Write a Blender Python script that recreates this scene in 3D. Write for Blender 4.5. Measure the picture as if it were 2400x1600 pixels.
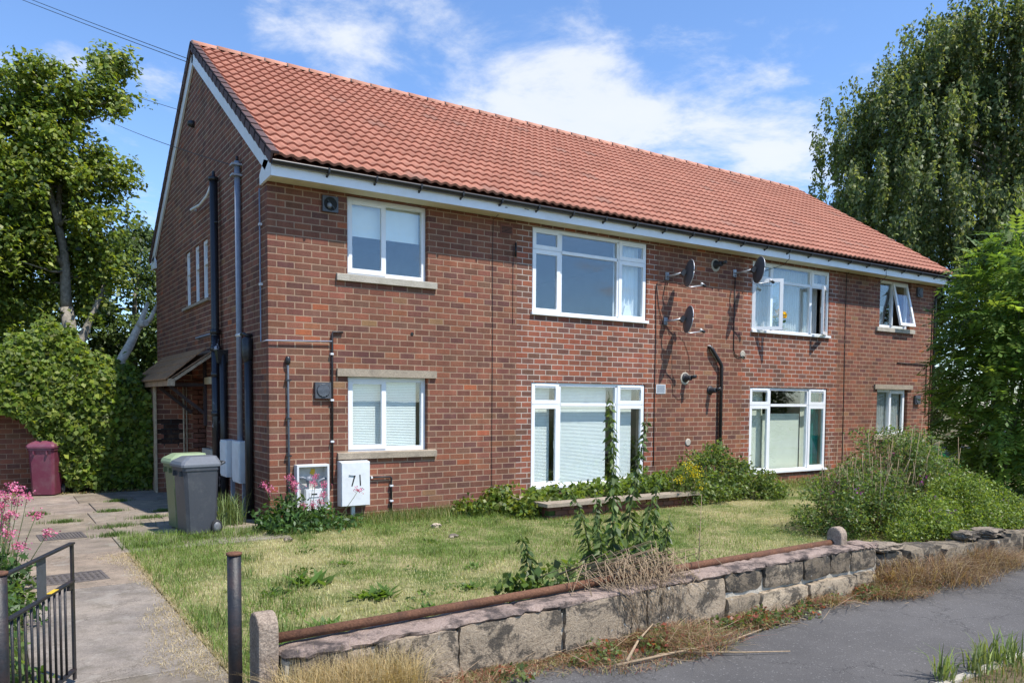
import bpy, math, random
import numpy as np
from mathutils import Vector, Matrix
rng = np.random.default_rng(7)
random.seed(7)
sc = bpy.context.scene
for o in list(bpy.data.objects): bpy.data.objects.remove(o)
COL = sc.collection
R = math.radians

# ------------------------------------------------------------------ camera
cam_d = bpy.data.cameras.new('camera')
cam = bpy.data.objects.new('camera', cam_d)
COL.objects.link(cam)
sc.camera = cam
CAM = np.array([-3.4735, -11.9167, 1.9283])
_yaw, _pit, _rol = 0.5833, -0.0530, 0.0069
_F = np.array([math.sin(_yaw)*math.cos(_pit), math.cos(_yaw)*math.cos(_pit), math.sin(_pit)])
_R = np.array([math.cos(_yaw), -math.sin(_yaw), 0.0])
_U = np.cross(_R, _F)
_R2 = _R*math.cos(_rol)+_U*math.sin(_rol)
_U2 = -_R*math.sin(_rol)+_U*math.cos(_rol)
cam.matrix_world = Matrix(((_R2[0], _U2[0], -_F[0], CAM[0]), (_R2[1], _U2[1], -_F[1], CAM[1]),
                           (_R2[2], _U2[2], -_F[2], CAM[2]), (0, 0, 0, 1)))
cam_d.sensor_width = 36.0
cam_d.lens = 1843.41/2400*36
cam_d.shift_y = 235.86/2400
cam_d.clip_end = 3000

# ------------------------------------------------------------------ sky and sun
SUN = np.array([0.235, -0.52, 1.0]); SUN /= np.linalg.norm(SUN)
SUN_EL = math.asin(SUN[2]); SUN_AZ = math.atan2(SUN[0], SUN[1])
world = bpy.data.worlds.new('World'); sc.world = world
world.use_nodes = True
wt = world.node_tree
for n in list(wt.nodes): wt.nodes.remove(n)
def wn(t, **k):
    n = wt.nodes.new(t)
    for a, b in k.items(): setattr(n, a, b)
    return n
def wl(a, b): wt.links.new(a, b)
def wmath(op, a, b=None, c=None, clamp=False):
    n = wn('ShaderNodeMath', operation=op); n.use_clamp = clamp
    for i, v in enumerate((a, b, c)):
        if v is None: continue
        if isinstance(v, (int, float)): n.inputs[i].default_value = v
        else: wl(v, n.inputs[i])
    return n.outputs[0]
sky = wn('ShaderNodeTexSky'); sky.sky_type = 'NISHITA'; sky.sun_disc = False
sky.sun_elevation = SUN_EL; sky.sun_rotation = SUN_AZ
sky.altitude = 50; sky.air_density = 1.0; sky.dust_density = 0.0; sky.ozone_density = 4.0
tc = wn('ShaderNodeTexCoord')
sep = wn('ShaderNodeSeparateXYZ'); wl(tc.outputs['Generated'], sep.inputs[0])
zc = wmath('MAXIMUM', sep.outputs[2], 0.02)
zd = wmath('ADD', zc, 0.12)
cx = wmath('DIVIDE', sep.outputs[0], zd); cy = wmath('DIVIDE', sep.outputs[1], zd)
comb = wn('ShaderNodeCombineXYZ'); wl(cx, comb.inputs[0]); wl(cy, comb.inputs[1])
def cloud_noise(scale, det, rough, off, dist=0.4):
    mp = wn('ShaderNodeMapping'); mp.inputs['Location'].default_value = off
    mp.inputs['Scale'].default_value = (1.0, 1.0, 1.0)
    wl(comb.outputs[0], mp.inputs[0])
    n = wn('ShaderNodeTexNoise'); n.inputs['Scale'].default_value = scale
    n.inputs['Detail'].default_value = det; n.inputs['Roughness'].default_value = rough
    n.inputs['Distortion'].default_value = dist
    wl(mp.outputs[0], n.inputs[0])
    return n.outputs[0]
n1 = cloud_noise(3.0, 10, 0.62, (0.3, 1.7, 0), 0.25)
n2 = cloud_noise(0.55, 3, 0.5, (5.2, 2.1, 0), 0.2)
base_cov = wmath('MULTIPLY_ADD', n2, 1.1, -0.66)          # broad fair-weather cloud fields all round the sky
SKY_BLOBS = []
CLOUD = None
def dirof(u, v):
    d = _F + _R2*(u-1200)/1843.41 - _U2*(v-1035.86)/1843.41
    return d/np.linalg.norm(d)
def blob(u, v, ru, amp):                                   # a cumulus bank: position on the sky, angular size, density
    global base_cov
    d = dirof(u, v)
    dt = wn('ShaderNodeVectorMath', operation='DOT_PRODUCT')
    nv = wn('ShaderNodeVectorMath', operation='NORMALIZE'); wl(tc.outputs['Generated'], nv.inputs[0])
    wl(nv.outputs[0], dt.inputs[0]); dt.inputs[1].default_value = d
    ang = wmath('ARCCOSINE', wmath('MINIMUM', dt.outputs['Value'], 1.0))
    q = wmath('DIVIDE', ang, ru/1843.41)
    g = wmath('EXPONENT', wmath('MULTIPLY', wmath('MULTIPLY', q, q), -1.0))
    base_cov = wmath('MULTIPLY_ADD', g, amp, base_cov)
for b in ((800, 90, 130, .30), (950, 60, 90, .24), (1110, 140, 80, .17), (1260, 250, 150, .33), (1420, 240, 110, .33),
          (1520, 350, 130, .3), (1200, 330, 110, .22), (1700, 280, 110, .16), (1860, 330, 100, .22), (1800, 400, 100, .26), (560, 60, 70, .1), (360, 170, 60, .16),
          (330, 450, 60, .13), (190, 130, 60, .16), (1980, 60, 90, .1), (1640, 120, 60, .06)):
    blob(*b)
dens = wmath('ADD', wmath('MULTIPLY_ADD', n1, 1.7, -.35), base_cov)
ramp = wn('ShaderNodeMapRange'); ramp.interpolation_type = 'SMOOTHSTEP'
wl(dens, ramp.inputs[0]); ramp.inputs[1].default_value = 0.50; ramp.inputs[2].default_value = 0.97
cfac = wmath('MULTIPLY', ramp.outputs[0], 0.84)
shade = wn('ShaderNodeMapRange'); wl(dens, shade.inputs[0])
shade.inputs[1].default_value = 0.6; shade.inputs[2].default_value = 1.25
ccol = wn('ShaderNodeMix', data_type='RGBA'); wl(shade.outputs[0], ccol.inputs[0])
ccol.inputs[6].default_value = (5.5, 5.8, 6.4, 1); ccol.inputs[7].default_value = (5.9, 6.05, 6.3, 1)
mix = wn('ShaderNodeMix', data_type='RGBA'); wl(cfac, mix.inputs[0])
tint = wn('ShaderNodeMix', data_type='RGBA', blend_type='MULTIPLY'); tint.inputs[0].default_value = 1.0
wl(sky.outputs[0], tint.inputs[6]); tint.inputs[7].default_value = (1.15, 1.27, 1.43, 1); wl(tint.outputs[2], mix.inputs[6]); wl(ccol.outputs[2], mix.inputs[7])
bg = wn('ShaderNodeBackground'); bg.inputs[1].default_value = 0.125
wl(mix.outputs[2], bg.inputs[0])
out = wn('ShaderNodeOutputWorld'); wl(bg.outputs[0], out.inputs[0])

sd = bpy.data.lights.new('sun', 'SUN'); sd.energy = 4.8; sd.angle = R(0.53); sd.color = (1.0, 0.955, 0.89)
so = bpy.data.objects.new('sun', sd); COL.objects.link(so)
so.rotation_euler = Vector(SUN).to_track_quat('Z', 'Y').to_euler()
so.location = (5, -20, 30)
sc.view_settings.view_transform = 'Standard'
sc.view_settings.look = 'None'
sc.view_settings.exposure = 0.44
sc.view_settings.gamma = 1.0
sc.view_settings.use_curve_mapping = False

# ------------------------------------------------------------------ materials
def newmat(name):
    m = bpy.data.materials.new(name); m.use_nodes = True
    nt = m.node_tree
    for n in list(nt.nodes): nt.nodes.remove(n)
    return m, nt
class NT:
    def __init__(s, nt): s.nt = nt
    def n(s, t, **k):
        x = s.nt.nodes.new(t)
        for a, b in k.items(): setattr(x, a, b)
        return x
    def l(s, a, b): s.nt.links.new(a, b)
    def noise(s, scale, det=4, rough=.6, vec=None, dist=0):
        x = s.n('ShaderNodeTexNoise'); x.inputs['Scale'].default_value = scale
        x.inputs['Detail'].default_value = det; x.inputs['Roughness'].default_value = rough
        x.inputs['Distortion'].default_value = dist
        if vec is not None: s.l(vec, x.inputs[0])
        return x
    def ramp(s, src, stops):
        r = s.n('ShaderNodeValToRGB'); s.l(src, r.inputs[0])
        e = r.color_ramp.elements
        while len(e) < len(stops): e.new(0.5)
        for i, (p, c) in enumerate(stops):
            e[i].position = p; e[i].color = (*c, 1) if len(c) == 3 else c
        return r.outputs[0]
    def mixc(s, fac, a, b, mode='MIX'):
        m = s.n('ShaderNodeMix', data_type='RGBA', blend_type=mode)
        for i, v in ((0, fac), (6, a), (7, b)):
            if isinstance(v, (int, float)): m.inputs[i].default_value = v
            elif isinstance(v, tuple): m.inputs[i].default_value = (*v, 1) if len(v) == 3 else v
            else: s.l(v, m.inputs[i])
        return m.outputs[2]
    def math(s, op, a, b=None, clamp=False):
        m = s.n('ShaderNodeMath', operation=op); m.use_clamp = clamp
        for i, v in enumerate((a, b)):
            if v is None: continue
            if isinstance(v, (int, float)): m.inputs[i].default_value = v
            else: s.l(v, m.inputs[i])
        return m.outputs[0]
    def pos(s, scale=None):
        g = s.n('ShaderNodeNewGeometry').outputs['Position']
        if scale is None: return g
        mp = s.n('ShaderNodeMapping'); mp.inputs['Scale'].default_value = scale
        s.l(g, mp.inputs[0]); return mp.outputs[0]
    def bump(s, h, strength=.3, dist=.01):
        b = s.n('ShaderNodeBump'); b.inputs['Strength'].default_value = strength
        b.inputs['Distance'].default_value = dist; s.l(h, b.inputs['Height'])
        return b.outputs[0]
    def out(s, col, rough=.7, normal=None, metal=0, spec=.5):
        p = s.n('ShaderNodeBsdfPrincipled')
        if isinstance(col, tuple): p.inputs['Base Color'].default_value = (*col, 1)
        else: s.l(col, p.inputs['Base Color'])
        if isinstance(rough, (int, float)): p.inputs['Roughness'].default_value = rough
        else: s.l(rough, p.inputs['Roughness'])
        p.inputs['Metallic'].default_value = metal
        p.inputs['Specular IOR Level'].default_value = spec
        if normal is not None: s.l(normal, p.inputs['Normal'])
        o = s.n('ShaderNodeOutputMaterial'); s.l(p.outputs[0], o.inputs[0])
        return p
def grain(name, col, rough=.6, scale=40, amt=.25, bump=.2, metal=0, spec=.5, dirt=None, dscale=3, damt=.5):
    """plain material with fine grain, and a second colour in worn patches"""
    m, nt = newmat(name); t = NT(nt); P = t.pos()
    n = t.noise(scale, 5, .65, P)
    lo = tuple(max(0, c*(1-amt)) for c in col); hi = tuple(min(1, c*(1+amt)) for c in col)
    c = t.ramp(n.outputs[0], ((.3, lo), (.7, hi)))
    if dirt is not None:
        d = t.noise(dscale, 6, .65, P)
        f = t.ramp(d.outputs[0], ((.45, (0, 0, 0)), (.72, (damt, damt, damt))))
        c = t.mixc(f, c, dirt)
    t.out(c, rough, t.bump(n.outputs[0], bump, .01) if bump else None, metal, spec)
    return m
M = {}
M['upvc'] = grain('upvc_white', (.80, .81, .82), .28, 6, .03, 0, dirt=(.55, .54, .5), dscale=2.2, damt=.22)
M['fascia'] = grain('fascia_white', (.78, .79, .81), .35, 5, .04, 0, dirt=(.5, .47, .38), dscale=1.4, damt=.3)
M['pier'] = grain('pitted_concrete', (.33, .26, .2), .95, 75, .5, 1.0, dirt=(.12, .085, .065), dscale=9, damt=.6, spec=.1)
M['soffit'] = grain('soffit_cream', (.66, .62, .45), .55, 5, .06, 0, dirt=(.45, .4, .25), dscale=1.5, damt=.4)
M['black_pl'] = grain('black_plastic', (.018, .018, .02), .38, 20, .3, .05)
M['black_iron'] = grain('black_painted_iron', (.016, .016, .018), .5, 60, .4, .3, dirt=(.13, .055, .03), dscale=9, damt=.22)
M['black_soil'] = grain('worn_black_pipe', (.013, .013, .016), .35, 30, .4, .2, dirt=(.5, .5, .52), dscale=4.5, damt=0.0)
M['grey_pl'] = grain('grey_plastic', (.18, .20, .23), .45, 20, .12, .05)
M['grey_steel'] = grain('grey_conduit', (.22, .25, .31), .5, 12, .12, .05, dirt=(.35, .36, .38), dscale=3, damt=.4)
M['dish'] = grain('dish_grey', (.095, .095, .105), .5, 15, .12, .05)
M['galv'] = grain('galvanised_metal', (.5, .51, .53), .4, 25, .2, .1, metal=.6)
M['box_white'] = grain('white_meter_box', (.68, .70, .70), .45, 8, .05, .05, dirt=(.45, .44, .4), dscale=5, damt=.35)
M['box_in'] = grain('box_inside', (.5, .49, .45), .6, 8, .1, .05, dirt=(.3, .28, .22), dscale=6, damt=.6)
M['dark'] = grain('dark_void', (.012, .012, .012), .8, 8, .2, 0)
M['concrete'] = grain('cast_concrete', (.42, .38, .31), .85, 55, .28, .5, dirt=(.2, .18, .13), dscale=4, damt=.55)
M['lintel'] = grain('aged_concrete', (.33, .27, .20), .9, 60, .3, .5, dirt=(.16, .13, .1), dscale=5, damt=.6)
M['timber'] = grain('weathered_timber', (.33, .205, .12), .8, 20, .35, .4, dirt=(.12, .09, .07), dscale=5, damt=.6)
M['felt'] = grain('brown_roof_board', (.30, .165, .085), .85, 18, .35, .4, dirt=(.16, .10, .065), dscale=4, damt=.6, spec=.15)
M['timber_pale'] = grain('bare_timber', (.42, .33, .22), .8, 22, .3, .4, dirt=(.2, .14, .09), dscale=7, damt=.7)
M['timber_dark'] = grain('dark_stained_timber', (.045, .030, .030), .7, 24, .35, .4)
M['rubber'] = grain('tyre_rubber', (.02, .02, .021), .8, 40, .3, .2)
M['wheel_grey'] = grain('wheel_hub_grey', (.14, .145, .15), .5, 30, .2, .1)
M['rust'] = grain('rusty_tube', (.15, .072, .042), .85, 60, .4, .6, dirt=(.075, .04, .03), dscale=7, damt=.7, spec=.2)
M['cable'] = grain('black_cable', (.012, .012, .013), .5, 20, .2, 0)
M['white_clip'] = grain('white_clip', (.7, .7, .7), .5, 8, .05, 0)
M['room'] = grain('room_wall', (.22, .2, .18), .9, 4, .1, 0)
M['curtain'] = grain('white_curtain', (.72, .74, .76), .8, 8, .05, 0)
M['net'] = grain('grey_net_curtain', (.5, .51, .5), .85, 60, .2, 0)
M['blind'] = grain('white_blind_slat', (.84, .86, .84), .5, 6, .04, 0)
M['blind_cream'] = grain('cream_blind', (.72, .74, .64), .7, 5, .04, 0)
M['teal'] = grain('teal_curtain', (.02, .24, .22), .7, 5, .15, 0)
M['terracotta'] = grain('terracotta_vent', (.2, .075, .05), .85, 30, .25, .2)
M['vent_dark'] = grain('dark_grey_vent', (.07, .075, .085), .5, 20, .2, .1)
M['vent_mesh'] = grain('vent_grille', (.025, .026, .03), .6, 20, .2, .1)
M['white_paint'] = grain('white_paint', (.7, .7, .7), .6, 10, .1, .1)
M['wood_stem'] = grain('dry_stem', (.32, .23, .14), .9, 50, .3, .2)
M['green_stem'] = grain('green_stem', (.07, .09, .03), .8, 30, .3, .1)
M['bark'] = grain('grey_bark', (.30, .265, .22), .95, 14, .45, .9, dirt=(.07, .08, .045), dscale=3, damt=.7)
M['bark_pale'] = grain('dead_pale_wood', (.52, .47, .40), .9, 12, .3, .8, dirt=(.25, .22, .18), dscale=4, damt=.6)
M['bark_birch'] = grain('birch_bark', (.48, .46, .42), .8, 9, .4, .6, dirt=(.05, .045, .04), dscale=4, damt=.9)
M['bag'] = grain('clear_green_tub', (.42, .55, .36), .35, 8, .12, .1)
M['litter'] = grain('white_litter', (.8, .8, .78), .6, 10, .05, .1)
M['slab_iron'] = grain('cast_iron_cover', (.10, .085, .078), .75, 80, .3, .7, dirt=(.2, .17, .13), dscale=9, damt=.5)
M['yellow_mark'] = grain('yellow_paint', (.62, .4, .03), .6, 10, .2, .1)
M['hose'] = grain('bright_green_plastic', (.015, .42, .14), .3, 8, .1, 0)
M['blue_vase'] = grain('blue_glass_vase', (.03, .10, .3), .2, 8, .1, 0)

def colmat(name, rough=.8, src='attr', nscale=60, namt=.25, bump=.25, bdist=.004, stain=None, spec=.3, macro=None):
    """colour comes from the piece itself (vertex colour or object colour) plus grain"""
    m, nt = newmat(name); t = NT(nt); P = t.pos()
    if src == 'attr':
        a = t.n('ShaderNodeAttribute'); a.attribute_name = 'Col'; c = a.outputs['Color']
    else:
        c = t.n('ShaderNodeObjectInfo').outputs['Color']
    n = t.noise(nscale, 5, .7, P)
    g = t.ramp(n.outputs[0], ((.28, (1-namt,)*3), (.72, (1+namt,)*3)))
    c = t.mixc(1.0, c, g, 'MULTIPLY')
    if stain is not None:
        scol, ssc, samt = stain
        d = t.noise(ssc, 6, .7, P)
        f = t.ramp(d.outputs[0], ((.48, (0, 0, 0)), (.75, (samt, samt, samt))))
        c = t.mixc(f, c, scol)
    if macro is not None:
        lo, hi = macro
        a_ = t.noise(.9, 5, .6, t.pos((1, 1, .45))); b_ = t.noise(3.2, 5, .65, t.pos((1.6, 1.6, .3)))
        c = t.mixc(1.0, c, t.ramp(a_.outputs[0], ((.3, (lo,)*3), (.7, (hi,)*3))), 'MULTIPLY')
        c = t.mixc(1.0, c, t.ramp(b_.outputs[0], ((.3, (lo,)*3), (.62, (1.02,)*3), (.8, (hi*1.1, hi*1.08, hi*1.04)))), 'MULTIPLY')
    t.out(c, rough, t.bump(n.outputs[0], bump, bdist), 0, spec)
    return m
BST = ((.24, .15, .09), 6.0, .3)
M['brick_attr'] = colmat('brick_fired_clay', .85, 'attr', 55, .3, .5, .004, BST, macro=(.82, 1.14))
M['brick_obj'] = colmat('brick_fired_clay_single', .85, 'obj', 55, .3, .5, .004, BST, macro=(.82, 1.14))
TST = ((.27, .14, .09), 2.5, .10)
M['tile_attr'] = colmat('concrete_tile', .7, 'attr', 90, .14, .25, .003, TST, macro=(.93, 1.05))
M['tile_obj'] = colmat('concrete_tile_single', .7, 'obj', 90, .14, .25, .003, TST, macro=(.93, 1.05))
M['mortar'] = colmat('mortar', .95, 'attr', 130, .22, .6, .004, macro=(.8, 1.1))
M['plastic_obj'] = colmat('bin_plastic', .42, 'obj', 30, .1, .1, .002, ((.25, .24, .22), 3.0, .3), .5)

def leafmat(name, trans=.35, rough=.45, spec=.4):
    m, nt = newmat(name); t = NT(nt)
    a = t.n('ShaderNodeAttribute'); a.attribute_name = 'Col'
    p = t.n('ShaderNodeBsdfPrincipled'); p.inputs['Roughness'].default_value = rough
    p.inputs['Specular IOR Level'].default_value = spec
    t.l(a.outputs['Color'], p.inputs['Base Color'])
    tr = t.n('ShaderNodeBsdfTranslucent')
    tc_ = t.mixc(1.0, a.outputs['Color'], (1.7, 1.6, .7), 'MULTIPLY')
    t.l(tc_, tr.inputs[0])
    mx = t.n('ShaderNodeMixShader'); mx.inputs[0].default_value = trans
    t.l(p.outputs[0], mx.inputs[1]); t.l(tr.outputs[0], mx.inputs[2])
    o = t.n('ShaderNodeOutputMaterial'); t.l(mx.outputs[0], o.inputs[0])
    return m
M['leaf'] = leafmat('leaf', .42, .45, .4)
M['leaf_glossy'] = leafmat('leaf_glossy', .46, .5, .35)
M['grass'] = leafmat('grass_blade', .3, .6, .25)
M['petal'] = leafmat('petal', .25, .6, .2)

def glass(name, refl=.16, tint=(.965, .99, .98)):
    m, nt = newmat(name); t = NT(nt)
    tr = t.n('ShaderNodeBsdfTransparent'); tr.inputs[0].default_value = (*tint, 1)
    gl = t.n('ShaderNodeBsdfGlossy'); gl.inputs['Roughness'].default_value = 0.015
    gl.inputs[0].default_value = (.92, .95, 1, 1)
    n = t.noise(1.3, 2, .5, t.pos())
    b = t.bump(n.outputs[0], .08, .02); t.l(b, gl.inputs['Normal'])
    fr = t.n('ShaderNodeLayerWeight'); fr.inputs[0].default_value = .5
    f = t.math('ADD', t.math('MULTIPLY', t.math('POWER', fr.outputs['Facing'], 5.0), .9), refl, True)
    mx = t.n('ShaderNodeMixShader'); t.l(f, mx.inputs[0])
    t.l(tr.outputs[0], mx.inputs[1]); t.l(gl.outputs[0], mx.inputs[2])
    o = t.n('ShaderNodeOutputMaterial'); t.l(mx.outputs[0], o.inputs[0])
    return m
M['glass'] = glass('window_glass', .085)

def m_lawn():
    m, nt = newmat('lawn_soil_and_thatch'); t = NT(nt); P = t.pos()
    a = t.noise(.9, 6, .65, P); b = t.noise(9, 5, .7, P)
    c1 = t.ramp(b.outputs[0], ((.3, (.20, .165, .08)), (.7, (.36, .32, .17))))
    c2 = t.ramp(b.outputs[0], ((.3, (.045, .07, .015)), (.7, (.11, .15, .04))))
    f = t.ramp(a.outputs[0], ((.42, (0, 0, 0)), (.6, (1, 1, 1))))
    t.out(t.mixc(f, c1, c2), .95, t.bump(b.outputs[0], .6, .02), 0, .1); return m
M['lawn'] = m_lawn()
def m_ground():
    m, nt = newmat('ground_earth'); t = NT(nt); P = t.pos()
    a = t.noise(.35, 6, .65, P); b = t.noise(7, 5, .7, P)
    c1 = t.ramp(b.outputs[0], ((.3, (.09, .065, .04)), (.7, (.19, .15, .09))))
    c2 = t.ramp(b.outputs[0], ((.3, (.035, .055, .014)), (.7, (.085, .12, .035))))
    f = t.ramp(a.outputs[0], ((.42, (0, 0, 0)), (.6, (1, 1, 1))))
    t.out(t.mixc(f, c1, c2), .95, t.bump(b.outputs[0], .6, .03), 0, .1); return m
M['ground'] = m_ground()
def m_asphalt():
    m, nt = newmat('asphalt'); t = NT(nt); P = t.pos()
    fine = t.noise(110, 5, .9, P); patch = t.noise(.8, 7, .7, P)
    v = t.n('ShaderNodeTexVoronoi'); v.inputs['Scale'].default_value = 95; t.l(P, v.inputs[0])
    c = t.ramp(fine.outputs[0], ((.3, (.066, .061, .057)), (.62, (.135, .127, .12)), (.8, (.27, .25, .23))))
    g = t.ramp(patch.outputs[0], ((.3, (.78,)*3), (.7, (1.2,)*3)))
    c = t.mixc(1.0, c, g, 'MULTIPLY')
    sp = t.ramp(v.outputs['Color'], ((.84, (0, 0, 0)), (.9, (.32,)*3)))
    c = t.mixc(sp, c, (.36, .345, .32))
    cr = t.n('ShaderNodeTexVoronoi', feature='DISTANCE_TO_EDGE'); cr.inputs['Scale'].default_value = .55
    wob = t.noise(3, 5, .7, P); vm = t.n('ShaderNodeVectorMath', operation='ADD'); t.l(P, vm.inputs[0]); t.l(wob.outputs['Color'], vm.inputs[1]); t.l(vm.outputs[0], cr.inputs[0])
    ck = t.ramp(cr.outputs['Distance'], ((.0, (.75,)*3), (.008, (0, 0, 0))))
    c = t.mixc(ck, c, (.03, .028, .026))
    t.out(c, .9, t.bump(fine.outputs[0], .9, .006), 0, .25); return m
M['asphalt'] = m_asphalt()
def m_slab():
    m, nt = newmat('old_concrete_paving'); t = NT(nt); P = t.pos()
    o = t.n('ShaderNodeObjectInfo')
    fine = t.noise(85, 5, .75, P); patch = t.noise(1.7, 6, .65, P); moss = t.noise(5, 6, .7, P)
    c = t.ramp(fine.outputs[0], ((.3, (.17, .147, .12)), (.7, (.34, .30, .25))))
    g = t.ramp(patch.outputs[0], ((.3, (.62, .62, .64)), (.7, (1.22, 1.18, 1.13))))
    c = t.mixc(1.0, c, g, 'MULTIPLY'); c = t.mixc(1.0, c, o.outputs['Color'], 'MULTIPLY')
    f = t.ramp(moss.outputs[0], ((.5, (0, 0, 0)), (.7, (.6,)*3)))
    c = t.mixc(f, c, (.115, .1, .068))
    bl = t.noise(2.6, 7, .75, P, .6); f3 = t.ramp(bl.outputs[0], ((.55, (0, 0, 0)), (.62, (.35,)*3))); c = t.mixc(f3, c, (.36, .33, .28))
    cr = t.n('ShaderNodeTexVoronoi', feature='DISTANCE_TO_EDGE'); cr.inputs['Scale'].default_value = .8; wob = t.noise(2.5, 6, .75, P)
    vm = t.n('ShaderNodeVectorMath', operation='ADD'); t.l(P, vm.inputs[0]); t.l(wob.outputs['Color'], vm.inputs[1]); t.l(vm.outputs[0], cr.inputs[0])
    c = t.mixc(t.ramp(cr.outputs['Distance'], ((.0, (.7,)*3), (.01, (0, 0, 0)))), c, (.06, .05, .035))
    t.out(c, .92, t.bump(fine.outputs[0], .6, .006), 0, .2); return m
M['slab'] = m_slab()
def m_stone():
    m, nt = newmat('weathered_sandstone'); t = NT(nt); P = t.pos()
    o = t.n('ShaderNodeObjectInfo')
    fine = t.noise(45, 6, .8, P); patch = t.noise(4.2, 9, .78, P, .4); lich = t.noise(19, 4, .6, P)
    c = t.ramp(fine.outputs[0], ((.28, (.20, .158, .115)), (.72, (.47, .385, .29))))
    c = t.mixc(1.0, c, o.outputs['Color'], 'MULTIPLY')
    f = t.ramp(patch.outputs[0], ((.475, (.0,)*3), (.545, (.82,)*3)))
    c = t.mixc(f, c, (.048, .045, .041))
    f2 = t.ramp(lich.outputs[0], ((.68, (0,)*3), (.71, (.8,)*3)))
    c = t.mixc(f2, c, (.5, .5, .46))
    t.out(c, .95, t.bump(fine.outputs[0], 1.0, .02), 0, .15); return m
M['stone'] = m_stone()
def m_cope():
    m, nt = newmat('pink_weathered_cap'); t = NT(nt); P = t.pos()
    fine = t.noise(70, 6, .8, P); patch = t.noise(4.5, 6, .7, P)
    c = t.ramp(fine.outputs[0], ((.28, (.19, .135, .105)), (.55, (.40, .30, .245)), (.8, (.54, .46, .40))))
    f = t.ramp(patch.outputs[0], ((.46, (0,)*3), (.6, (.85,)*3)))
    c = t.mixc(f, c, (.05, .043, .042))
    t.out(c, .95, t.bump(fine.outputs[0], 1.0, .015), 0, .15); return m
M['cope'] = m_cope()
def m_soil():
    m, nt = newmat('worn_black_pipe_flaking'); t = NT(nt); P = t.pos()
    a = t.noise(7, 6, .75, t.pos((1, 1, .45)))
    f = t.ramp(a.outputs[0], ((.60, (0,)*3), (.63, (1,)*3)))
    c = t.mixc(f, (.010, .010, .014), (.42, .43, .47))
    t.out(c, .3, t.bump(a.outputs[0], .4, .004), 0, .5); return m
M['flaky'] = m_soil()

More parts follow.
